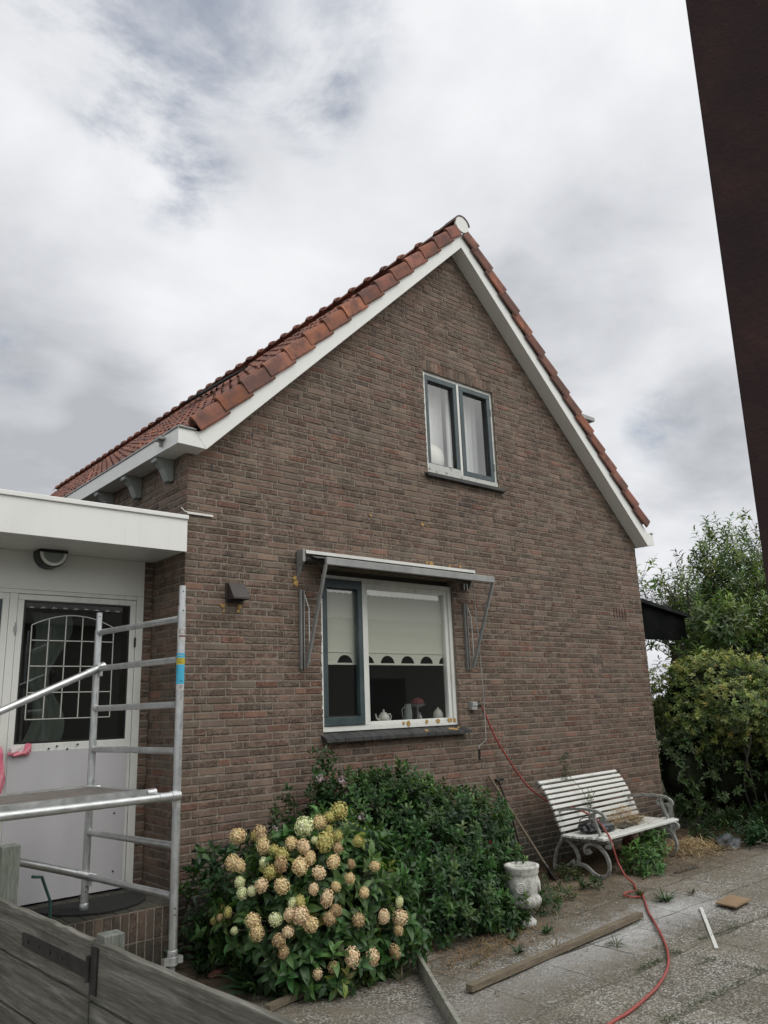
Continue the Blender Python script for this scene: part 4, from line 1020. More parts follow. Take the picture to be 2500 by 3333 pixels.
V = [(PR.x+(rr+.0005)*math.cos(ac+.25+.33*math.cos(t)), PR.y+(rr+.0005)*math.sin(ac+.25+.33*math.cos(t)), 1.902+.0105*math.sin(t)) for t in np.linspace(0, 2*PI, 16, endpoint=False)]
mb.add(V, [tuple(range(16))]); mb.build('sticker_symbol', INK, sc)
arc_patch(MB(), PR, rr+.0004, 2.103, 2.106, ac-.9, ac+.7).build('sticker_bar', WST, sc)

# ================================================================== GATE AND PLANK FENCE (foreground)
GA = Vector((-1.712, -1.30, 0)); GB = Vector((-1.560, -4.10, 0)); gd = (GB-GA).normalized(); gn = Vector((gd.y, -gd.x, 0))
gn = -gn if gn.x > 0 else gn          # towards camera side (-X)
def gp(y): t = (y-GA.y)/gd.y; return GA+gd*t
def board(mb, y0, y1, z0, z1, o0=0, o1=.028, seg=14, seed=1):
    random.seed(seed); P0, P1 = gp(y0), gp(y1); V = []
    for i in range(seg+1):
        t = i/seg; p = P0.lerp(P1, t); a = random.uniform(-.003, .003); b = random.uniform(-.002, .002)
        for (o_, z) in ((o0, z0+b), (o1, z0+b), (o1, z1+a), (o0, z1+a)): V.append(p-gn*o_+Vector((0, 0, z)))
    fs = [(i*4+j, i*4+(j+1) % 4, (i+1)*4+(j+1) % 4, (i+1)*4+j) for i in range(seg) for j in range(4)] + [(3, 2, 1, 0), tuple(seg*4+j for j in range(4))]
    return mb.add(V, fs)
gate = thing('plank_gate', 'weathered grey plank gate with a black strap hinge', 'gate', gp(-2.1))
for k, (z0, z1) in enumerate(((.708, .902), (.505, .697), (.302, .494), (.10, .291))): board(MB(), -1.46, -2.607, z0, z1, seed=k+1).build('plank', FENCE, gate, bevel=.003)
mb = MB()
for y in (-1.6, -2.3): board(mb, y, y-.09, .12, .86, .029, .055, 2)
mb.build('gate_batten', FENCE2, gate)
mb = MB(); board(mb, -1.93, -2.60, .768, .822, -.007, -.001, 4); hin = mb.build('strap_hinge', BLACK, gate)
mb = MB()
for y in (-2.0, -2.12, -2.24, -2.36): p = gp(y)+gn*.0075+Vector((0, 0, .797)); mb.tube([p, p+gn*.004], .009, 10)
mb.build('bolt', BLACK, hin)
fen = thing('plank_fence', 'dark weathered plank fence running across the bottom left corner', 'fence', gp(-3.3))
for k, (z0, z1) in enumerate(((.700, .900), (.500, .690), (.300, .490), (.10, .290))): board(MB(), -2.622, -4.45, z0, z1, seed=k+11).build('plank', FENCE, fen, bevel=.003)
mb = MB(); board(mb, -2.625, -2.680, .725, .885, -.007, -.001, 2); mb.tube([gp(-2.614)+gn*.010+Vector((0, 0, .76)), gp(-2.614)+gn*.010+Vector((0, 0, .85))], .010, 10); mb.build('hinge_plate', BLACK, fen)
B((-1.625, -2.70, 0), (-1.545, -2.62, .925)).build('post', FENCE2, fen, bevel=.004); B((-1.56, -4.2, 0), (-1.48, -4.1, .92)).build('post', FENCE2, fen, bevel=.004)
tag(MB().box((-1.675, -1.50, 0), (-1.585, -1.41, 1.125)).build('gate_post', FENCE2, bevel=.004, origin=(-1.63, -1.45, 0)), 'pale grey square wooden post at the closing end of the plank gate', 'post')
mb = MB(); mb.tube([(-1.49, -1.40, .95), (-1.42, -1.33, .93), (-1.36, -1.30, .80), (-1.34, -1.28, .5), (-1.36, -1.25, .02)], .008, 8)
tag(mb.build('garden_hose', mat('green_hose', (.012, .05, .045), .5)), 'thin green hose hanging beside the wooden gate post', 'hose')

# ================================================================== RIGHT FOREGROUND STEEL POST
dcol = Vector((.9205, .3907, 0)); ctr = Vector((-1.7164, -5.3601, 0)); rgt = Vector((.3907, -.9205, 0)); fwd = dcol
def cbox(mb, a0, a1, b0, b1, z0=0, z1=4.6):
    V = [ctr+rgt*a+fwd*b+Vector((.005*(z-1.87), -.012*(z-1.87), z)) for z in (z0, z1) for a, b in ((a0, b0), (a1, b0), (a1, b1), (a0, b1))]
    return mb.add(V, [(0, 3, 2, 1), (4, 5, 6, 7), (0, 1, 5, 4), (1, 2, 6, 5), (2, 3, 7, 6), (3, 0, 4, 7)])
mb = MB(); cbox(mb, 0, .30, 0, .014); cbox(mb, .143, .157, .0145, .285); cbox(mb, 0, .30, .2855, .30); cbox(mb, -.02, .32, -.02, .32, -.01, .012)
tag(mb.build('steel_column', STEEL, origin=ctr, bevel=.002), 'dark rusty steel column close to the camera at the right edge', 'column')

# ================================================================== SHED BEHIND THE CAMERA (seen in the window panes)
sh = thing('corrugated_shed', 'long shed with a corrugated roof reflected in the lower window', 'shed', (8, -10, 0))
SHW = mat('shed_wall', (.22, .22, .20), .9)
B((-1.0, -13, 0), (18, -9.0, 3.55)).build('wall', SHW, sh)
mb = MB(); n = 380; V = []
for (y, z) in ((-8.6, 3.80), (-11, 4.8)):
    for i in range(n+1): x = -1.4+19.8*i/n; V.append((x, y, z+.028*math.sin(x*2*PI/.21)))
mb.add(V, [(i, i+1, n+2+i, n+1+i) for i in range(n)], True)
mb.box((-1.3, -8.66, 3.50), (18.3, -8.62, 3.80)); mb.box((-1.3, -11, 4.5), (18.3, -10.9, 4.78))
mb.build('corrugated_roof', mat('fibre_cement', (.25, .25, .24), .9), sh)
for x in (4, 9, 13): B((x, -8.998, 0), (x+1.6, -8.96, 2.4)).build('door', mat('shed_door', (.06, .07, .06), .8), sh)

# ================================================================== BENCH
e1 = Vector((.9976, .0687, 0)); e2 = Vector((.0687, -.9976, 0)); BO = Vector((4.030, -.362, 0)); BLN = 1.617
bp_ = lambda a, d, z: BO+e1*a+e2*d+Vector((0, 0, z))
bench = thing('garden_bench', 'white slatted garden bench with scrolled cast iron ends against the brick wall', 'bench', bp_(.8, .2, 0))
def cr(pts, n=5):     # catmull rom
    P_ = [Vector(p) for p in pts]; P_ = [P_[0]*2-P_[1]] + P_ + [P_[-1]*2-P_[-2]]; out = []
    for i in range(1, len(P_)-2):
        for k in range(n):
            t = k/n; a, b, c, d = P_[i-1:i+3]
            out.append(.5*((2*b)+(c-a)*t+(2*a-5*b+4*c-d)*t*t+(3*b-a-3*c+d)*t**3))
    out.append(P_[-2]); return out
stile = [(-.06, .0), (-.055, .10), (-.02, .22), (.045, .32), (.075, .40), (.045, .50), (0, .62), (-.06, .74), (-.115, .825), (-.16, .872), (-.20, .868), (-.212, .84), (-.19, .825)]
curves = [(stile, .034), ([(.06, .365), (.20, .345), (.36, .345), (.52, .355), (.60, .352), (.628, .325), (.605, .295), (.58, .31)], .032),
  ([(.385, .245), (.36, .225), (.325, .235), (.32, .275), (.36, .31), (.43, .315), (.51, .275), (.568, .20), (.582, .12), (.555, .05), (.48, .015), (.40, .04), (.32, .095), (.22, .115), (.13, .10), (.06, .06)], .036),
  ([(.085, .35), (.15, .31), (.215, .235), (.235, .16), (.21, .105), (.17, .095), (.155, .125), (.18, .14)], .032),
  ([(.01, .595), (.12, .625), (.28, .642), (.44, .638), (.54, .615), (.585, .575), (.575, .54), (.54, .535), (.53, .56)], .030),
  ([(.43, .605), (.405, .575), (.42, .545), (.45, .55)], .020), ([(.47, .625), (.455, .58), (.475, .50), (.505, .43), (.51, .372)], .028)]
for a in (.085, BLN-.085):
    mb = MB()
    for pts, th in curves:
        c = cr([(p[0], p[1], 0) for p in pts]); mb.sweep([bp_(a, p.x, p.y) for p in c], e1, .033, th*.80)
    for (d, z) in ((-.19, .845), (.58, .305), (.355, .25), (.175, .118), (.545, .555)): mb.tube([bp_(a-.018, d, z), bp_(a+.018, d, z)], .019, 12)
    mb.build('cast_iron_end', CAST, bench, bevel=.005)
mb = MB(); a = BLN*.5
mb.sweep([bp_(a, p.x, p.y) for p in cr([(q[0], q[1], 0) for q in stile[4:10]])], e1, .03, .012); mb.sweep([bp_(a, .07, .36), bp_(a, .3, .35), bp_(a, .58, .355)], e1, .03, .012); mb.build('middle_strap', CAST, bench)
st_c = cr([(q[0], q[1], 0) for q in stile[4:10]], 30); acc = [0]
for p, q in zip(st_c[:-1], st_c[1:]): acc.append(acc[-1]+(q-p).length)
random.seed(6)
def slat(d, z, ang_, wd, th=.020, dx=0):
    u = Vector((math.cos(ang_), math.sin(ang_))); nn = Vector((-u.y, u.x)); V = []
    j0, j1 = random.uniform(-.008, .008), random.uniform(-.008, .008)
    for a in (0+j0, BLN+j1):
        for s_, t_ in ((-1, -1), (1, -1), (1, .55), (.8, 1), (-.8, 1), (-1, .55)):
            q = Vector((d, z))+u*(s_*wd/2)+nn*(t_*th/2); V.append(bp_(a, q.x, q.y))
    mb = MB(); mb.add(V, [tuple(range(6))[::-1], tuple(range(6, 12))]+[(i, (i+1) % 6, 6+(i+1) % 6, 6+i) for i in range(6)])
    o = mb.build('slat', SLAT, bench); return o
NS = 10
for k in range(NS):
    s_ = acc[-1]*(.04+.93*k/(NS-1)); i = next(j for j, a in enumerate(acc) if a >= s_); i = max(1, min(i, len(st_c)-2))
    tg = (st_c[i+1]-st_c[i-1]).normalized(); slat(st_c[i].x+tg.y*.030, st_c[i].y-tg.x*.030, math.atan2(-tg.y, -tg.x), .037)
for d in (.115, .155, .195, .235, .275, .315, .355): slat(d, .377+.05*(d-.28)**2, 0.0, .031)
slat(.445, .385, -.03, .072, .024); slat(.555, .383, -.12, .080, .024)

# ================================================================== SMALL PLANT MAKERS
def blades(name, c, n, ln, spread, cols, wts, label=None, cat='weed', parent=None, droop=.5, wd=.012, kind=None, up=1.2):
    c = np.array(c); a = rng.random(n)*6.28; r_ = rng.random(n)**.7*spread*.25
    P = c + np.stack([np.cos(a)*r_, np.sin(a)*r_, np.zeros(n)], 1)
    D = unit(np.stack([np.cos(a)*rng.uniform(.2, 1.2, n), np.sin(a)*rng.uniform(.2, 1.2, n), rng.uniform(.5, 1, n)*up], 1))
    L_ = ln*rng.uniform(.5, 1.1, n)
    V, F, C = leaves(P, D, np.tile([0, 0, 1.], (n, 1))+rng.normal(0, .2, (n, 3)), L_, L_*0+wd, pal(n, cols, wts), .1, droop)
    V[:, 2] = np.maximum(V[:, 2], c[2]-.01)
    o = np_mesh(name, V, F, C, LEAF, parent, origin=tuple(c))
    if label: tag(o, label, cat, 'weeds growing on the patio' if name == 'grass_tuft' else None)
    if kind: o['kind'] = kind
    return o
GR = [(.045, .085, .025), (.07, .11, .03), (.03, .055, .02), (.13, .12, .05)]
GW = [4, 3, 2, 1]
STR = [(.48, .35, .17), (.34, .23, .11), (.60, .47, .26), (.20, .13, .07)]
def straw(name, cx, cy, rx, ry, h, n, cols=STR, z0=.02, ln=(.05, .17), wd=.0032, gauss=True, rot=0, m=STRAW):
    a = rng.normal(0, .5, (n, 2)) if gauss else rng.uniform(-1, 1, (n, 2))
    X = cx+a[:, 0]*rx*math.cos(rot)-a[:, 1]*ry*math.sin(rot); Y = cy+a[:, 0]*rx*math.sin(rot)+a[:, 1]*ry*math.cos(rot)
    d2 = (a**2).sum(1); Z = z0+h*np.exp(-d2*1.5)*rng.random(n)
    P = np.stack([X, Y, Z], 1); t = rng.random(n)*6.28; D = unit(np.stack([np.cos(t), np.sin(t), rng.normal(0, .22, n)], 1)); L_ = rng.uniform(ln[0], ln[1], n)[:, None]
    S = unit(np.cross(D, [0, 0, 1.]))*wd/2; bend = rng.normal(0, .12, (n, 1))*L_; M_ = P+D*L_*.5+S/wd*2*bend; M_[:, 2] += .006; Q = P+D*L_
    V = np.stack([P-S, P+S, M_-S, M_+S, Q-S, Q+S], 1).reshape(-1, 3); V[:, 2] = np.maximum(V[:, 2], z0*.3)
    f = np.array([(0, 1, 3, 2), (2, 3, 5, 4)]); F = (f[None]+(np.arange(n)*6)[:, None, None]).reshape(-1, 4)
    C = np.repeat(np.concatenate([pal(n, cols, [3, 3, 2, 2], .2), np.ones((n, 1))], 1), 6, 0)
    o = np_mesh(name, V, F, C, m); o['kind'] = 'stuff'; return o

# ================================================================== THINGS ON THE BENCH
bag = thing('black_bag', 'crumpled black bag with a cord lying on the left end of the bench seat', 'bag', bp_(.33, .30, .40))
for (a, d, z, r, s_) in ((.28, .28, .445, (.13, .10, .055), 2), (.40, .36, .43, (.10, .09, .038), 4)):
    c = bp_(a, d, z); o = rag('bag_fold', c, r, s_, BLACKP, 'x'); del o['label']; del o['category']; o.parent = bag; o.location = c-bp_(.33, .30, .40)
MESH = noisy('grey_mesh_fabric', (.07, .08, .09), (.13, .14, .15), 30, .6, .4)
c = bp_(.40, .41, .445); o = rag('mesh_pocket', c, (.10, .05, .035), 7, MESH, 'x'); del o['label']; del o['category']; o.parent = bag; o.location = c-bp_(.33, .30, .40)
mb = MB(); mb.tube(cr([bp_(.18, .22, .47), bp_(.24, .2, .52), bp_(.36, .22, .525), bp_(.46, .30, .50), bp_(.50, .40, .45), bp_(.44, .47, .42), bp_(.30, .46, .42), bp_(.2, .4, .43)]), .006, 7); mb.build('strap', BLACKP, bag)
c_ = bp_(.90, .30, .40); straw('hay_heap', c_.x, c_.y, .34, .15, .20, 1500, z0=.40, ln=(.04, .13), wd=.0034)
mb = MB(); p0 = bp_(.62, .44, .405); p1 = bp_(.95, .42, .412)
mb.sweep([bp_(.60, .44, .41), bp_(.72, .42, .42), bp_(.85, .415, .425), bp_(.98, .41, .415)], e2, .10, [.006, .022, .022, .006]); tag(mb.build('bark_piece', BARK), 'dark piece of bark lying on the bench seat under the hay', 'bark')
mb = MB(); mb.sweep([bp_(1.02, .33, .42), bp_(1.15, .32, .435), bp_(1.30, .31, .425), bp_(1.42, .25, .41)], e2, .07, [.004, .016, .014, .004]); tag(mb.build('bark_strip', BARK), 'curled dark bark strip at the right of the hay on the bench', 'bark')

# spindly weed growing through the slats
wd_ = thing('spindly_weed', 'thin grey-green weed growing up through the bench back slats', 'weed', bp_(.60, .02, .02))
mb = MB(); mb.tube([bp_(.62, .02, 0), bp_(.60, .04, .4), bp_(.62, .10, .6), bp_(.56, .04, .78), bp_(.50, -.10, .95), bp_(.53, -.16, 1.07)], [.005, .004, .004, .003, .002, .001], 6)
mb.tube([bp_(.62, .10, .6), bp_(.68, .10, .66), bp_(.66, .04, .74)], .0025, 5); mb.build('stem', BARK, wd_)
Pn = np.array([tuple(bp_(.62+rng.normal(0, .03), .10+rng.normal(0, .02), z)) for z in np.linspace(.55, .75, 16)] + [tuple(bp_(.50+rng.normal(0, .05), -.10+rng.normal(0, .03), z)) for z in np.linspace(.86, 1.14, 34)])
V, F, C = shoots(Pn, rng.normal(0, .5, (len(Pn), 3)), 6, .045, .18, [(.06, .09, .045), (.13, .15, .05), (.05, .07, .04)], [3, 1, 2], stem=.04); np_mesh('foliage', V, F, C, LEAF, wd_)

# ================================================================== RED CABLE
cp = [(3.402, -.055, 1.70), (3.44, -.07, 1.62), (3.561, -.08, 1.376), (3.721, -.09, 1.16), (3.886, -.1, .962), (4.044, -.13, .80), (4.201, -.18, .69), (4.32, -.26, .63), (4.42, -.38, .60), (4.43, -.52, .56), (4.36, -.70, .51), (4.25, -.86, .435), (4.168, -.965, .385), (4.165, -1.0, .27), (4.187, -1.02, .156), (4.168, -1.10, .055), (4.107, -1.22, .015),
 (3.98, -1.32, .012), (3.86, -1.42, .012), (3.79, -1.50, .012), (3.71, -1.535, .013), (3.64, -1.49, .013), (3.66, -1.41, .013), (3.75, -1.37, .014), (3.83, -1.42, .022), (3.80, -1.50, .024), (3.658, -1.606, .012), (3.46, -1.75, .012), (3.268, -1.892, .012), (2.987, -2.125, .012), (2.65, -2.391, .012), (2.377, -2.582, .012), (2.11, -2.728, .012), (1.805, -2.844, .012), (1.539, -2.909, .012), (1.302, -2.953, .012), (1.153, -2.965, .012), (.8, -3.02, .012), (.3, -3.2, .012)]
mb = MB(); mb.tube(cr(cp, 6), .0095, 8); tag(mb.build('extension_cable', CABLE), 'red extension cable from the wall socket over the bench and across the patio', 'cable')

# ================================================================== TOOLS, TIMBER
sv = thing('garden_spade', 'long-handled spade with a pale wooden shaft leaning on the brick wall', 'spade', (3.8, -.4, 0))
mb = MB(); mb.tube([(3.475, -.03, .995), (3.86, -.40, .09)], .014, 10); mb.build('shaft', BEAMW, sv)
mb = MB(); d = Vector((.385, -.37, -.90)).normalized(); q = Vector((3.86, -.40, .09)); s_ = Vector((.8, .6, 0)).normalized()
mb.tube([q-d*.05, q+d*.06], .02, 10)
V = []
for (t, w2) in ((.03, .03), (.05, .085), (.22, .09), (.28, .05)):
    for a in (-1, 0, 1): V.append(q+d*t*.55+Vector((-.10, -.20, -.02))*t+s_*(w2*a)+Vector((0, 0, .012 if a == 0 else 0)))
mb.add(V, [(i*3+j, i*3+j+1, i*3+j+4, i*3+j+3) for i in range(3) for j in range(2)]); bl = mb.build('blade', BLACK, sv); so_ = bl.modifiers.new('s', 'SOLIDIFY'); so_.thickness = .004
rk = thing('black_rod_tool', 'dark metal tool with a short cross handle leaning on the wall behind the spade', 'garden tool', (3.7, -.25, 0))
mb = MB(); mb.tube([(3.60, -.05, .935), (3.72, -.10, .55), (3.80, -.16, .06), (3.81, -.17, .02)], .010, 8); mb.tube([(3.66, -.11, .60), (3.73, -.17, .06)], .007, 7); mb.build('shaft', BLACK, rk)
mb = MB(); mb.tube([(3.55, -.06, .94), (3.61, -.05, .955), (3.67, -.05, .95)], .018, 9); mb.build('cross_handle', BLACK, rk)
Z = Vector((0, 0, 1))
tag(MB().beam((.940, -2.075, .030), (3.110, -1.915, .032), .052, .040).build('long_timber', BEAMW, bevel=.003, origin=(2, -2, 0)), 'long brown timber batten lying across the gravel patio', 'timber')
mb = MB(); mb.beam((1.045, -1.50, .052), (.30, -2.66, .052), .026, .10)
tag(mb.build('whitewashed_board', BOARDW, bevel=.003, origin=(.7, -2, 0)), 'pale whitewashed board standing on its edge at the bottom of the photo', 'board')
mb = MB(); mb.beam((.72, -1.96, .03), (.62, -1.86, .028), .03, .05); 
tag(MB().beam((-.10, -1.42, .02), (.25, -1.34, .02), .05, .035).build('short_timber', BEAMW, bevel=.003, origin=(.07, -1.38, 0)), 'short brown timber offcut on the gravel under the hydrangea', 'timber')
tag(MB().beam((3.717, -2.105, .006), (2.761, -2.730, .006), .026, .008).build('white_strip', WHITE, origin=(3.2, -2.4, 0)), 'thin straight white plastic strip on the slabs by the red cable', 'strip')
mb = MB(); V2 = [(3.862, -2.160), (4.05, -2.138), (4.205, -2.112), (4.19, -2.21), (4.159, -2.325), (4.0, -2.335), (3.836, -2.350), (3.85, -2.25)]
mb.prism(V2, xy, .018, .030); tag(mb.build('cardboard_sheet', CARDB, origin=(4, -2.2, 0)), 'flat piece of brown cardboard on the patio near the right edge', 'cardboard')
mb = MB(); mb.beam((4.8, -1.25, .012), (5.2, -1.28, .014), .018, .016); mb.beam((5.1, -1.275, .012), (5.32, -1.20, .012), .012, .012)
tag(mb.build('dead_stick', BARK, origin=(5, -1.26, 0)), 'thin dead stick on the dirt in front of the bench', 'stick')
tag(rag('broken_brick', (.02, -.62, .02), (.06, .035, .02), 3, noisy('brick_red', (.22, .09, .06), (.16, .07, .05), 10), 'x'), 'broken piece of red brick on the soil near the scaffold foot', 'brick')
tag(rag('grey_stone', (6.45, -.98, .05), (.16, .12, .09), 5, noisy('stone_grey', (.05, .055, .06), (.09, .10, .10), 10), 'x'), 'dark grey stone lump in the shade right of the bench', 'stone')
tag(rag('terracotta_pot', (5.55, -.30, .10), (.12, .09, .10), 2, noisy('terracotta', (.16, .06, .04), (.10, .045, .03), 10), 'x'), 'broken terracotta pot lying behind the right bench foot', 'pot')
random.seed(9)
mb = MB()
for i in range(150):      # scattered chips
    x = random.uniform(.6, 5.6); y = random.uniform(-3.2, -.8); s_ = random.uniform(.004, .012); t = random.random()*6.28
    mb.add([(x+s_*random.uniform(.7, 1.6)*math.cos(t+k*PI/2), y+s_*random.uniform(.7, 1.3)*math.sin(t+k*PI/2), .006) for k in range(4)]+[(x, y, .006+s_*.7)], [(0, 1, 4), (1, 2, 4), (2, 3, 4), (3, 0, 4)])
tag(mb.build('rubble_chips', noisy('chips', (.38, .37, .34), (.16, .13, .10), 3, .9)), kind='stuff')

# ================================================================== URN
ur = thing('stone_urn', 'weathered white stone garden urn with fluted bowl beside the shrub', 'urn', (2.34, -1.36, 0))
def relief(prof, c, n=64, fl=None):
    V = []; k = len(prof)
    for (r_, z, a, m_) in prof:
        for j in range(n):
            t = 2*PI*j/n; rr_ = r_*(1+a*abs(math.sin(m_*t/2))); V.append((c[0]+rr_*math.cos(t), c[1]+rr_*math.sin(t), z))
    return V, [(i*n+j, i*n+(j+1) % n, (i+1)*n+(j+1) % n, (i+1)*n+j) for i in range(k-1) for j in range(n)] + [tuple(range(n))[::-1]]
V, Fq = relief([(.085, 0, 0, 0), (.09, .04, 0, 0), (.07, .055, 0, 0), (.05, .075, 0, 0), (.042, .11, 0, 0), (.06, .135, 0, 0)], (2.34, -1.36)); mb = MB(); mb.add(V, Fq, True); mb.build('foot', STONEW, ur)
V, Fq = relief([(.06, .136, .0, 16), (.10, .15, .16, 16), (.122, .175, .17, 16), (.126, .205, .14, 16), (.118, .228, .06, 16), (.112, .238, 0, 4), (.116, .255, .05, 4), (.124, .30, .08, 4), (.125, .35, .08, 4), (.120, .372, .04, 4), (.128, .385, 0, 4), (.132, .40, .04, 24), (.130, .42, .04, 24), (.142, .435, 0, 4), (.142, .452, 0, 4), (.118, .455, 0, 4), (.110, .44, 0, 4), (.02, .43, 0, 4)], (2.34, -1.36)); mb = MB(); mb.add(V, Fq, True)
for t0 in range(4):
    t = t0*PI/2+.6; c = Vector((2.34+.133*math.cos(t), -1.36+.133*math.sin(t), .30))
    for r_ in (.036, .022, .010): mb.tube([c+Vector((r_*math.cos(a)*-math.sin(t), r_*math.cos(a)*math.cos(t), r_*math.sin(a))) for a in np.linspace(0, 2*PI, 15)], .007, 7)
mb.build('bowl', STONEW, ur)

# ================================================================== VEGETATION
DG = [(.035, .085, .028), (.055, .12, .038), (.09, .165, .05), (.024, .055, .022)]
# dark green flowering shrub
sh_c = (1.95, -.62, .45)
shb = thing('dark_green_shrub', 'large dense dark green shrub with a few small red flowers under the window', 'shrub', (1.95, -.6, 0))
parts = []
lobes = [((2.15, -.66, .40), (.78, .58, .66), 1, 1500), ((1.45, -.42, .55), (.62, .40, .66), 2, 950), ((2.28, -.80, .22), (.64, .56, .45), 3, 850), ((1.78, -.45, .80), (.55, .36, .42), 4, 500), ((1.75, -1.05, .28), (.55, .42, .40), 5, 500), ((2.12, -1.22, .13), (.30, .24, .24), 6, 190)]
for c, r_, sd_, n in lobes:
    P, Nn, t = shell(c, r_, n, sd_, .14, 3.5, .60, zmin=.02, half=lambda P: P[:, 1] < -.03)
    parts.append(shoots(P, Nn, 9, .062, .48, DG, [3, 4, 2, 2], upb=.55, spread=1.0, stem=.075, jit=.22))
V, F, C = merge(parts); np_mesh('foliage', V, F, C, LEAF, shb)
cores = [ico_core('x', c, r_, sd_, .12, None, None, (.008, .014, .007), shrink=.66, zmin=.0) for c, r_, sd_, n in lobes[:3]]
V, F, C = merge(cores); np_mesh('shade_core', V, F, C, SHADE_CORE, shb, smooth=True)  # solid dark core, painted as the shade inside the shrub
mb = MB(); random.seed(4)
for k in range(14):
    a = random.random()*6.28; mb.tube([(1.95+.1*math.cos(a), -.6+.1*math.sin(a), 0), (1.95+.4*math.cos(a), -.6+.22*math.sin(a), .35), (1.95+.75*math.cos(a), -.6+.34*math.sin(a), .7)], [.012, .009, .005], 6)
mb.build('stem', BARK, shb)
def tiny_flowers(name, pts, r_, cols, parent, k=26):
    for p in pts:
        d = unit(rng.normal(size=(k, 3))); d[:, 1] = -abs(d[:, 1]); P = np.array(p)+d*r_*.5
        V, F, C = leaves(P, d+rng.normal(0, .3, (k, 3)), rng.normal(size=(k, 3)), np.full(k, r_), np.full(k, r_*.8), pal(k, cols, [1]*len(cols), .12), .1, .1)
        np_mesh(name, V, F, C, FLOWER, parent)
tiny_flowers('red_flower', [(2.55, -1.02, .52), (2.75, -.98, .50), (2.42, -1.15, .34), (2.92, -.88, .30), (2.62, -1.18, .12), (2.25, -1.1, .60), (2.86, -1.0, .05)], .022, [(.42, .03, .03), (.5, .15, .14)], shb)
tiny_flowers('white_flower', [(1.02, -.42, 1.19), (1.20, -.48, 1.16), (1.38, -.62, .93), (1.27, -.65, .88), (.60, -.40, .84)], .026, [(.5, .46, .45), (.45, .36, .36)], shb)
# tall sprout & left branches behind hydrangea (same shrub family, a second bush)
pinkb = thing('pale_flowered_shrub', 'sparse leafy shrub with pale flower heads against the bricks behind the hydrangea', 'shrub', (.95, -.3, 0))
pts = []; mb = MB()
for (p, q) in [((.9, -.3, 0), (.62, -.35, .98)), ((.95, -.3, 0), (.80, -.30, 1.08)), ((1.0, -.3, 0), (1.05, -.35, 1.16)), ((1.0, -.3, 0), (1.20, -.38, 1.12)), ((.8, -.3, 0), (.45, -.3, .78)), ((.8, -.3, 0), (.58, -.4, .66)), ((1.1, -.25, 0), (1.15, -.28, 1.38)), ((1.1, -.25, 0), (1.22, -.30, 1.34))]:
    p, q = Vector(p), Vector(q); m_ = p.lerp(q, .5)+Vector((-.05, 0, .05)); c = cr([p, m_, q], 10); mb.tube(c, .004, 6)
    for v in c[8:]:
        for _ in range(3): pts.append((v.x+random.gauss(0, .028), v.y+random.gauss(0, .028), v.z+random.gauss(0, .02)))
mb.build('stem', BARK, pinkb); P = np.array(pts)
V, F, C = shoots(P, rng.normal(0, .6, P.shape), 5, .055, .5, [(.025, .055, .022), (.045, .09, .032), (.06, .10, .035)], [3, 3, 1], stem=.05); np_mesh('foliage', V, F, C, LEAF, pinkb)

# hydrangea
hy = thing('hydrangea_bush', 'hydrangea bush covered in fading cream and pink round flower heads', 'hydrangea', (.6, -1.0, 0))
parts = []
HL = [((.62, -1.0, .38), (.72, .54, .56), 11, 520), ((.45, -1.1, .62), (.44, .30, .34), 12, 200), ((.30, -1.05, .30), (.42, .40, .34), 13, 160), ((.45, -1.35, .14), (.38, .24, .22), 14, 150), ((.85, -1.25, .25), (.35, .35, .30), 15, 130)]
for c, r_, sd_, n in HL:
    P, Nn, t = shell(c, r_, n, sd_, .12, 3.0, .62, zmin=.03)
    parts.append(shoots(P, Nn, 7, .10, .50, [(.06, .13, .04), (.09, .165, .05), (.035, .08, .028), (.20, .22, .06)], [4, 3, 3, .7], upb=.35, spread=1.1, stem=.07, jit=.2, droop=.35))
V, F, C = merge(parts); np_mesh('foliage', V, F, C, LEAF, hy)
V, F, C = merge([ico_core('x', c, r_, sd_, .1, None, None, (.008, .014, .007), shrink=.60) for c, r_, sd_, n in HL[:3]]); np_mesh('shade_core', V, F, C, SHADE_CORE, hy, smooth=True)  # dark cores, the shade within the hydrangea put into their colour
def head_mesh(seed, cols, wts):
    n = 190; i = np.arange(n)+.5; ph = np.arccos(1-2*i/n); th = PI*(1+5**.5)*i; d = np.stack([np.cos(th)*np.sin(ph), np.sin(th)*np.sin(ph), np.cos(ph)], 1)
    d = unit(d+rng.normal(0, .10, d.shape)); P = d*rng.uniform(.74, 1.05, (n, 1)); ref = unit(np.cross(d, rng.normal(size=d.shape))); bi = np.cross(d, ref); parts = []
    base = pal(n, cols, wts, .06)
    for k in range(4):
        a = k*PI/2; D = ref*math.cos(a)+bi*math.sin(a)+d*.75; ln = rng.uniform(.13, .20, n)
        parts.append(leaves(P, D, d, ln, ln*.95, np.clip(base*rng.normal(1, .06, (n, 1)), 0, 1), .06, .08))
    V, F, C = merge(parts); V[:, 2] *= 1.05
    bm = bmesh.new(); bmesh.ops.create_icosphere(bm, subdivisions=2, radius=.76); V2 = np.array([v.co[:] for v in bm.verts]); F2 = np.array([[v.index for v in f.verts] for f in bm.faces]); bm.free()
    V, F, C = merge([(V, F, C), (V2, F2, np.tile(np.array([*(np.array(cols[0])*.82), 1]), (len(V2), 1)))])
    return V, F, C
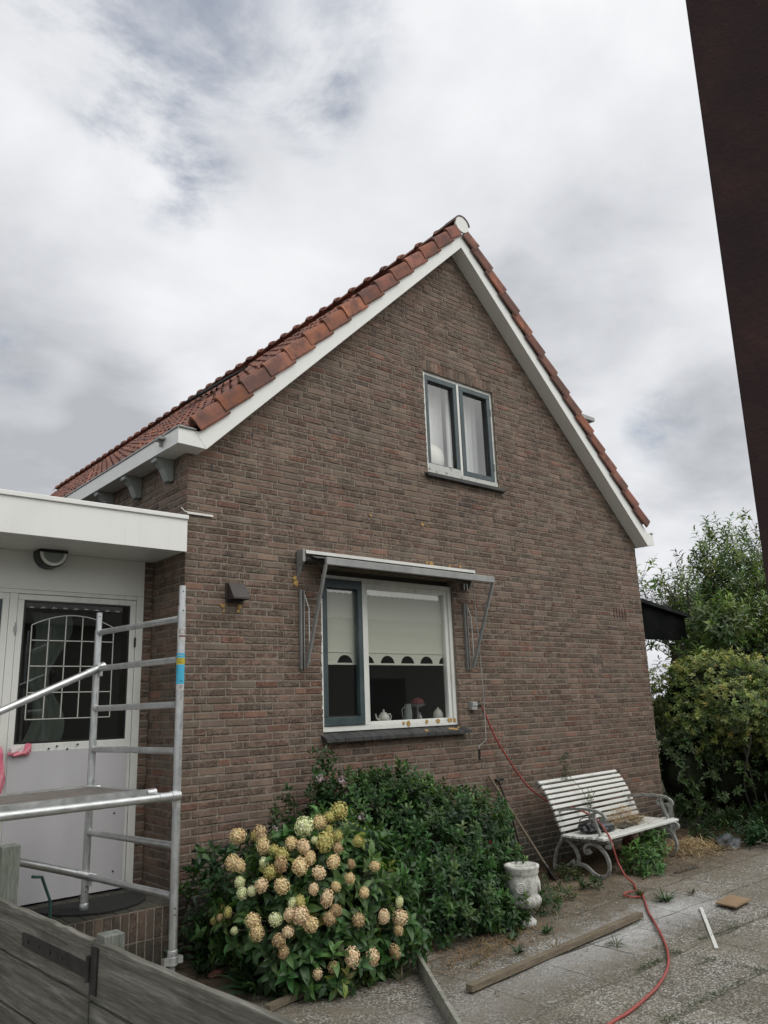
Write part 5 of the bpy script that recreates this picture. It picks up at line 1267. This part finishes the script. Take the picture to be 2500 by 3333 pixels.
kinds = {'t': ([(.78, .62, .35), (.84, .70, .44), (.66, .47, .24), (.76, .67, .36)], [4, 3, 2, 2]), 'p': ([(.82, .65, .42), (.85, .71, .49), (.74, .55, .34), (.80, .68, .42)], [4, 3, 2, 1]),
         'b': ([(.56, .42, .24), (.64, .50, .30), (.42, .28, .14), (.36, .22, .11)], [3, 3, 3, 1]),
         'g': ([(.54, .50, .18), (.60, .55, .22), (.56, .42, .18), (.48, .46, .16)], [4, 3, 2, 2]), 'w': ([(.72, .76, .42), (.80, .82, .58), (.64, .70, .34)], [3, 3, 2])}
hm = {}
heads = [(.051,-.80,.90,.054,'t'),(.13,-.969,.918,.053,'t'),(.165,-.85,.891,.036,'g'),(.072,-1.095,.863,.049,'t'),(.092,-1.193,.843,.037,'g'),(.111,-1.26,.816,.046,'g'),(.188,-1.253,.88,.043,'t'),(.313,-1.222,.963,.062,'w'),(.238,-1.325,.858,.048,'p'),(.317,-1.336,.89,.024,'w'),(.417,-1.252,.982,.047,'t'),(.507,-1.242,1.005,.042,'g'),(.624,-1.204,1.03,.063,'g'),(.44,-1.33,.938,.033,'g'),(.469,-1.385,.897,.038,'g'),(.372,-1.375,.878,.057,'g'),(.434,-1.435,.835,.035,'t'),(.596,-1.439,.858,.036,'g'),(.014,-.80,.734,.048,'t'),(-.047,-.997,.747,.043,'t'),(.022,-1.185,.777,.032,'w'),(.024,-1.255,.728,.044,'g'),(.083,-1.286,.768,.046,'p'),(.172,-1.375,.757,.057,'t'),(.243,-1.388,.797,.042,'t'),(.262,-1.458,.714,.044,'p'),(.371,-1.468,.766,.042,'t'),(.484,-1.51,.74,.029,'p'),(.658,-1.539,.705,.037,'t'),(.445,-1.542,.663,.037,'t'),(-.093,-1.077,.663,.037,'w'),(-.032,-1.243,.658,.047,'p'),(.052,-1.349,.655,.051,'t'),(.342,-1.529,.63,.034,'t'),(.207,-1.473,.629,.033,'p'),(-.107,-1.134,.608,.034,'w'),(-.075,-1.197,.625,.034,'w'),(.525,-1.585,.572,.037,'t'),(.274,-1.525,.572,.046,'p'),(.123,-1.448,.569,.033,'g'),(.08,-1.42,.56,.03,'w'),(.316,-1.559,.499,.038,'t'),(.27,-1.549,.46,.041,'t'),(-.099,-1.253,.467,.048,'t'),(-.089,-1.283,.402,.048,'t'),(-.01,-1.367,.475,.04,'w'),(.057,-1.421,.501,.04,'p'),(.112,-1.462,.495,.053,'p'),(.161,-1.502,.439,.053,'t'),(.458,-1.604,.426,.046,'p'),(.658,-1.617,.412,.042,'p'),(.811,-1.602,.376,.051,'p'),(.79,-1.605,.307,.037,'t'),(.816,-1.593,.466,.032,'w'),(.044,-1.428,.407,.038,'p'),(.001,-1.392,.358,.047,'t'),(.022,-1.409,.294,.04,'t'),(-.16,-1.13,.401,.028,'w'),(.414,-1.588,.219,.051,'p'),(.561,-1.603,.193,.047,'p'),(.761,-1.593,.181,.044,'p'),(.296,-1.547,.179,.038,'t'),(.208,-1.504,.155,.035,'p'),(.376,-1.528,.05,.046,'g'),(-.12,-.80,.396,.027,'g'),(-.171,-.966,.452,.026,'t'),(-.161,-1.051,.496,.031,'g')]
random.seed(17)
stems = MB()
for (x, y, z, r_, k) in heads:
    if k in 'tp' and random.random() < .2: k = 'b'
    if k not in hm:
        V, F, C = head_mesh(1, *kinds[k]); o = np_mesh('flower_head', V+np.array(ORG[hy.name]), F, C, FLOWER, hy); hm[k] = o
    else: o = hm[k].copy(); COL.objects.link(o); o.parent = hy
    o.location = Vector((x, y, z))-ORG[hy.name]; s_ = r_*.96; o.scale = (s_*random.uniform(.82, 1.08), s_*random.uniform(.82, 1.08), s_*random.uniform(.88, 1.25)); o.rotation_euler = (random.gauss(0, .3), random.gauss(0, .3), random.random()*6.28)
    q = Vector((.6, -1.0, .05)); p = Vector((x, y, z)); stems.tube(cr([p, p.lerp(q, .35)+Vector((0, 0, .06)), q], 4), .004, 5)
stems.build('stem', BARK, hy)
# leafy perennials at the house corner
cl = thing('corner_climber', 'loose leafy plants growing at the house corner behind the scaffold pole', 'plant', (.15, -.3, 0))
n = 150; P = np.stack([rng.normal(.14, .15, n), rng.uniform(-.60, -.10, n), rng.random(n)**1.5*.72+.04], 1); P[:, 0] = np.maximum(P[:, 0], -.12)
V, F, C = shoots(P, rng.normal(0, .5, P.shape), 6, .075, .55, [(.03, .07, .025), (.05, .10, .03), (.02, .045, .018)], [3, 2, 3], stem=.07, droop=.35); np_mesh('foliage', V, F, C, LEAF, cl)
mb = MB(); random.seed(6)
for i in range(9): x = random.uniform(0, .35); mb.tube([(x, -.2-.3*random.random(), 0), (x+random.gauss(0, .04), -.25, .45), (x+random.gauss(0, .06), -.2, random.uniform(.6, .95))], .003, 5)
mb.build('stem', BARK, cl)
blades('thistle_plant', (.03, -1.12, .0), 70, .26, .3, [(.03, .065, .03), (.05, .09, .04)], [2, 1], 'spiky dark green thistle left of the hydrangea foot', 'weed', droop=.35, wd=.035, up=1.0)
blades('nettle', (2.05, -2.0, 0), 3, .02, .05, GR, GW, kind='stuff') if False else None
def clump(name, c, r_, n, ln, cols, wts, label, cat, per=7, wid=.4, seed=1, upb=.8):
    P, Nn, t = shell((c[0], c[1], c[2]+r_[2]*.5), r_, n, seed, .15, 3, .4, zmin=.02)
    V, F, C = shoots(P, Nn, per, ln, wid, cols, wts, upb=upb, stem=ln*.9, droop=.35)
    return tag(np_mesh(name, V, F, C, LEAF, origin=c), label, cat)
BGN = [(.06, .13, .035), (.09, .17, .045), (.035, .08, .025)]
clump('nettle_clump', (4.62, -1.0, 0), (.24, .17, .19), 75, .085, BGN, [3, 3, 1], 'bright green nettle clump under the front of the bench', 'nettle', seed=2)
clump('nettle_clump', (5.18, -.82, 0), (.15, .12, .26), 55, .085, BGN, [3, 3, 1], 'taller bright green nettle growing under the bench by its right end', 'nettle', seed=3)
clump('green_weed', (2.72, -1.22, 0), (.17, .15, .20), 70, .05, [(.035, .08, .028), (.05, .10, .03)], [1, 1], 'bushy green weed right beside the stone urn', 'weed', per=8, wid=.25, seed=4)
clump('green_weed', (3.16, -1.05, 0), (.22, .12, .08), 55, .045, [(.05, .09, .03), (.12, .12, .04)], [2, 1], 'low straggly weed between the urn and the spade blade', 'weed', wid=.3, seed=5)
clump('green_weed', (3.72, -1.02, 0), (.12, .10, .07), 30, .05, [(.04, .09, .03)], [1], 'small leafy weed at the front foot of the bench', 'weed', seed=6)
clump('green_weed', (3.95, -.62, 0), (.20, .12, .09), 40, .045, [(.04, .08, .03), (.10, .10, .04)], [2, 1], 'weed growing in the shade under the left bench end', 'weed', seed=7)
blades('dandelion', (3.72, -1.78, 0.0), 46, .14, .10, [(.035, .08, .03), (.06, .11, .035)], [2, 1], 'dandelion rosette in the patio right of the cable loop', 'weed', droop=.3, wd=.016, up=.8)
blades('grass_tuft', (3.73, -1.52, 0.0), 34, .10, .06, [(.04, .09, .03), (.12, .11, .05)], [2, 1], 'grass tuft inside the small loop of the red cable', 'weed', droop=.25, wd=.010)
blades('grass_tuft', (4.12, -1.80, 0.0), 26, .07, .05, [(.06, .08, .03), (.05, .04, .02)], [1, 1], 'brownish weed tuft near the cardboard', 'weed', droop=.3, wd=.008)
blades('grass_tuft', (1.95, -1.96, 0.0), 40, .11, .05, [(.08, .09, .03), (.18, .13, .06)], [1, 1], 'half dry grass tuft just in front of the long timber', 'weed', droop=.35, wd=.006)
blades('grass_tuft', (2.28, -1.62, 0.0), 26, .09, .05, [(.04, .09, .03)], [1], 'green weed between the urn foot and the long timber', 'weed', droop=.3, wd=.018)
blades('grass_tuft', (1.96, -1.55, 0.0), 26, .09, .05, [(.03, .08, .03)], [1], 'green weed beside the foot of the dark shrub', 'weed', droop=.3, wd=.018)
blades('grass_tuft', (1.75, -1.78, 0.0), 22, .07, .05, [(.03, .07, .03)], [1], 'small weed touching the back of the long timber', 'weed', droop=.3, wd=.016)
blades('grass_tuft', (.80, -1.60, 0.0), 40, .13, .08, [(.05, .09, .03), (.12, .10, .05)], [2, 1], 'thin grass tuft at the hydrangea foot by the white board', 'weed', droop=.4, wd=.006)
blades('grass_tuft', (2.40, -2.15, 0.0), 40, .10, .09, [(.05, .09, .03), (.10, .10, .05)], [2, 1], 'flat grass tuft on the dusty slab by the long timber', 'weed', droop=.5, wd=.006, up=.5)
# joint grass: one mass
Ps = []
for (p, q, n) in [((2.0, -2.585), (2.55, -2.56), 260), ((2.35, -2.79), (2.55, -2.83), 60), ((2.85, -2.55), (3.4, -2.57), 200), ((3.35, -2.57), (4.6, -2.60), 160), ((1.3, -3.15), (2.7, -3.14), 280), ((2.52, -2.4), (2.54, -3.2), 160), ((1.4, -2.9), (1.42, -3.4), 80), ((2.9, -1.95), (3.3, -1.99), 60), ((1.92, -2.56), (1.94, -3.2), 60), ((3.1, -2.0), (3.12, -2.6), 70), ((1.3, -1.75), (2.2, -1.45), 160)]:
    t = rng.random(n)[:, None]**1.3; Ps.append((np.array(p)*(1-t)+np.array(q)*t)+rng.normal(0, .012, (n, 2)))
P = np.concatenate(Ps); n = len(P); P = np.concatenate([P, np.full((n, 1), .0)], 1)
V, F, C = leaves(P, unit(np.concatenate([rng.normal(0, .8, (n, 2)), rng.uniform(.2, .9, (n, 1))], 1)), np.tile([0, 0, 1.], (n, 1))+rng.normal(0, .2, (n, 3)), rng.uniform(.012, .045, n), np.full(n, .004), pal(n, GR, GW), .1, .3)
V[:, 2] = np.maximum(V[:, 2], .0); tag(np_mesh('grass', V, F, C, LEAF), kind='stuff')
straw('straw', 5.95, -.80, .55, .30, .13, 1500, rot=-.2)
straw('straw', 5.3, -1.15, .9, .35, .02, 900, cols=[(.22, .15, .08), (.14, .10, .06), (.30, .22, .12), (.08, .055, .035)], ln=(.03, .10), z0=.008, rot=-.1)
straw('straw', 1.75, -1.55, .75, .25, .02, 1100, cols=[(.26, .16, .07), (.16, .10, .05), (.32, .22, .11), (.08, .055, .03)], ln=(.03, .09), z0=.008, rot=.15, wd=.0035)
straw('straw', 3.2, -1.25, 1.1, .40, .015, 1000, cols=[(.20, .14, .08), (.13, .09, .05), (.28, .21, .12), (.07, .05, .03)], ln=(.02, .07), z0=.008, wd=.0035)
straw('straw', 3.6, -2.1, 1.9, .8, .006, 420, cols=[(.16, .12, .08), (.10, .07, .05), (.26, .2, .12), (.06, .045, .03)], ln=(.01, .04), z0=.006, wd=.003, gauss=False)

# rhododendron right of the house
rh = thing('rhododendron_bush', 'large rounded evergreen bush with yellow-green leaves at the right corner of the house', 'bush', (8.7, -.5, 0))
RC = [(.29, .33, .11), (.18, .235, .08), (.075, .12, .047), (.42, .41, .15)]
parts = []
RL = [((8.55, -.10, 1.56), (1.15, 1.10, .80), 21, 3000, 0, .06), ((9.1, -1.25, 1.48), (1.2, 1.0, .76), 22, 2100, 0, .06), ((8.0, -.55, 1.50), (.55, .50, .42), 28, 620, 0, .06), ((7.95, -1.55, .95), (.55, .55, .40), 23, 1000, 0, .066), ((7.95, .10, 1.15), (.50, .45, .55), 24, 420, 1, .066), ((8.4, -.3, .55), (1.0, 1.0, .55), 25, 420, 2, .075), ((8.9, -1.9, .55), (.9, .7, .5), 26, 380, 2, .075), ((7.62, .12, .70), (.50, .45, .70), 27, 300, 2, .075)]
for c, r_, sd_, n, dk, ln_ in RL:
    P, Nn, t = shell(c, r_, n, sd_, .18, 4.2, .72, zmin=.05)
    wts = ([1.6, 4, 3, .6], [.3, 2, 4, 0.05], [0, .2, 4, 0])[dk]  # lower lobes take darker greens, painting in the shade below the canopy
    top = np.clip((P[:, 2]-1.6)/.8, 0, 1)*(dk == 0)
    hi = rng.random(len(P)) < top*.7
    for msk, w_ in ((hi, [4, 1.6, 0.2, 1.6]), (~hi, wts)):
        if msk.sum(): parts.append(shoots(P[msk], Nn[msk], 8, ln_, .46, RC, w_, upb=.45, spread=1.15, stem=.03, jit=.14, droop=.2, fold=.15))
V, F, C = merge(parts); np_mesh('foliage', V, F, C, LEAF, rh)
V, F, C = merge([ico_core('x', c, r_, sd_, .13, None, None, (.007, .012, .006), shrink=.70) for c, r_, sd_, n, dk, ln_ in (RL[0], RL[1], RL[3], RL[5], RL[6], RL[7])]); np_mesh('shade_core', V, F, C, SHADE_CORE, rh, smooth=True)  # added dark masses for the shaded hollow under the canopy
mb = MB(); random.seed(12)
for k in range(8):
    a = random.uniform(-.3, .6); b = random.uniform(-.9, .7); mb.tube(cr([(8.0+a*.3, -.6+b*.4, 0), (7.85+a*.5+random.gauss(0, .06), -.55+b*.6+random.gauss(0, .08), .55), (7.9+a*.9, -.6+b*.9+random.gauss(0, .1), 1.2)], 5), .013, 6)
mb.build('trunk', BARK, rh)
# undergrowth at its foot
clump('ground_ivy', (7.2, -.75, 0), (.95, .45, .20), 240, .06, [(.025, .055, .02), (.04, .08, .028)], [2, 1], 'low dark green undergrowth in front of the evergreen bush', 'undergrowth', seed=9)
clump('green_weed', (6.75, -1.25, 0), (.22, .16, .18), 50, .08, [(.03, .08, .03)], [1], 'broad-leaved green weed at the right edge of the patio', 'weed', seed=10)
tag(MB().box((6.55, -.22, 0), (6.66, -.12, .42)).build('edging_stake', FENCE2, origin=(6.6, -.17, 0), bevel=.006), 'short grey wooden stake behind the right end of the bench', 'stake')
# tree behind
tr = thing('elder_tree', 'leafy tree with open feathery shoots standing behind the house at the right', 'tree', (11.3, .65, 0))
random.seed(31); limbs = MB(); tips = []
def branch(p, d, L_, r_, lev):
    pts = [p]; q = p.copy(); dd = d.copy()
    for i in range(5):
        dd = (dd+Vector((random.gauss(0, .12), random.gauss(0, .12), random.gauss(.05, .08)))).normalized(); q = q+dd*(L_/5); pts.append(q.copy())
    limbs.tube(pts, [r_*(1-.14*i) for i in range(6)], 6, caps=False)
    if lev >= 2:
        for i in range(1, 6): tips.append((pts[i].copy(), dd.copy(), lev))
    if lev < 3:
        for k in range(5 if lev else 6):
            t = random.uniform(.35, 1.0); i = min(int(t*5), 5); nd = (dd*.7+Vector((random.gauss(0, .6), random.gauss(0, .6), random.gauss(.25, .3)))).normalized()
            branch(pts[i], nd, L_*random.uniform(.45, .7), r_*.5, lev+1)
for k in range(13):
    a = k*2.4; s_ = random.uniform(.06, .30); branch(Vector((11.3+.1*math.cos(a), .65+.1*math.sin(a), 0)), Vector((math.cos(a)*s_*.8, math.sin(a)*s_, 1)).normalized(), random.uniform(2.3, 3.05), .04, 0)
tips = [t for t in tips if t[0].z > .9]
limbs.build('trunk', BARK, tr)
P = np.array([tuple(t[0]) for t in tips]); D = np.array([tuple(t[1]) for t in tips]); P = np.repeat(P, 2, 0)+rng.normal(0, .06, (len(P)*2, 3)); D = np.repeat(D, 2, 0)
lat = (P[:, 0]-11.3)*.755-(P[:, 1]-.65)*.656; keep = (rng.random(len(P)) < min(1, 3300/len(P))) & ((lat > -1.25) | (rng.random(len(P)) < .35)); P, D = P[keep], D[keep]
Px, Nx, _t = shell((9.3, .1, 2.85), (.65, .35, .36), 150, 77, .2, 3, .2); Pc, Nc, _t = shell((11.05, .78, 3.42), (.72, .72, 1.38), 560, 78, .34, 5.0, .35); Pd, Nd, _t = shell((9.0, .30, 2.32), (.9, .25, .28), 45, 79, .2, 3, .1)
P = np.concatenate([P, Px, Pc, Pd]); D = np.concatenate([D, Nx, Nc+np.array([0, 0, .6]), Nd])
V, F, C = shoots(P, D, 9, .13, .34, [(.12, .18, .065), (.19, .25, .085), (.07, .115, .05), (.26, .29, .10)], [4, 3, 3, .8], upb=.6, spread=.95, stem=.20, droop=.4); np_mesh('crown', V, F, C, LEAF, tr)
# second tree, right of it
tr2 = thing('bushy_tree', 'denser green tree at the right edge behind the evergreen bush', 'tree', (12.6, -.9, 0))
P, Nn, t = shell((12.6, -.9, 2.15), (1.3, 1.3, 1.30), 700, 41, .2, 3.5, .55)
V, F, C = shoots(P, Nn, 8, .13, .34, [(.05, .09, .03), (.09, .13, .04), (.15, .15, .04)], [3, 3, 1], stem=.14, droop=.3); np_mesh('crown', V, F, C, LEAF, tr2)
mb = MB()
for k in range(6): a = k*1.1; mb.tube([(12.6, -.9, 0), (12.6+.3*math.cos(a), -.9+.3*math.sin(a), 1.3), (12.6+.9*math.cos(a), -.9+.9*math.sin(a), 3.0)], [.08, .05, .02], 7)
mb.build('trunk', BARK, tr2)
# lean-to roof behind the corner
lt = thing('lean_to_roof', 'dark lean-to roof attached to the far side of the house behind the tree', 'lean-to', (8, 3, 0))
mb = MB(); mb.prism([(6.86, 3.26), (8.95, 2.99), (8.95, 2.94), (6.86, 3.20)], f3, .45, 6.0); mb.build('roof', noisy('dark_roof_sheet', (.015, .016, .018), (.03, .032, .034), 6, .9, spec=.1), lt)
mb = MB(); mb.prism([(6.86, 3.195), (8.9, 2.932), (8.9, 2.60), (6.86, 2.55)], f3, .52, .60); mb.prism([(6.86, 3.195), (8.9, 2.932), (8.9, 2.60), (6.86, 2.55)], f3, 5.8, 5.9); mb.build('end_board', noisy('dark_board', (.005, .006, .006), (.012, .013, .012), 3, .95, spec=.05), lt)
for (x, y) in ((8.75, .62), (8.75, 5.7)): B((x, y, 0), (x+.12, y+.12, 2.549)).build('post', FENCE, lt)
# far hedge line closing the view
hd = sheet('field', -900, 900, 40, 900, 2, 2, lambda X, Y: X*0-.02, G)
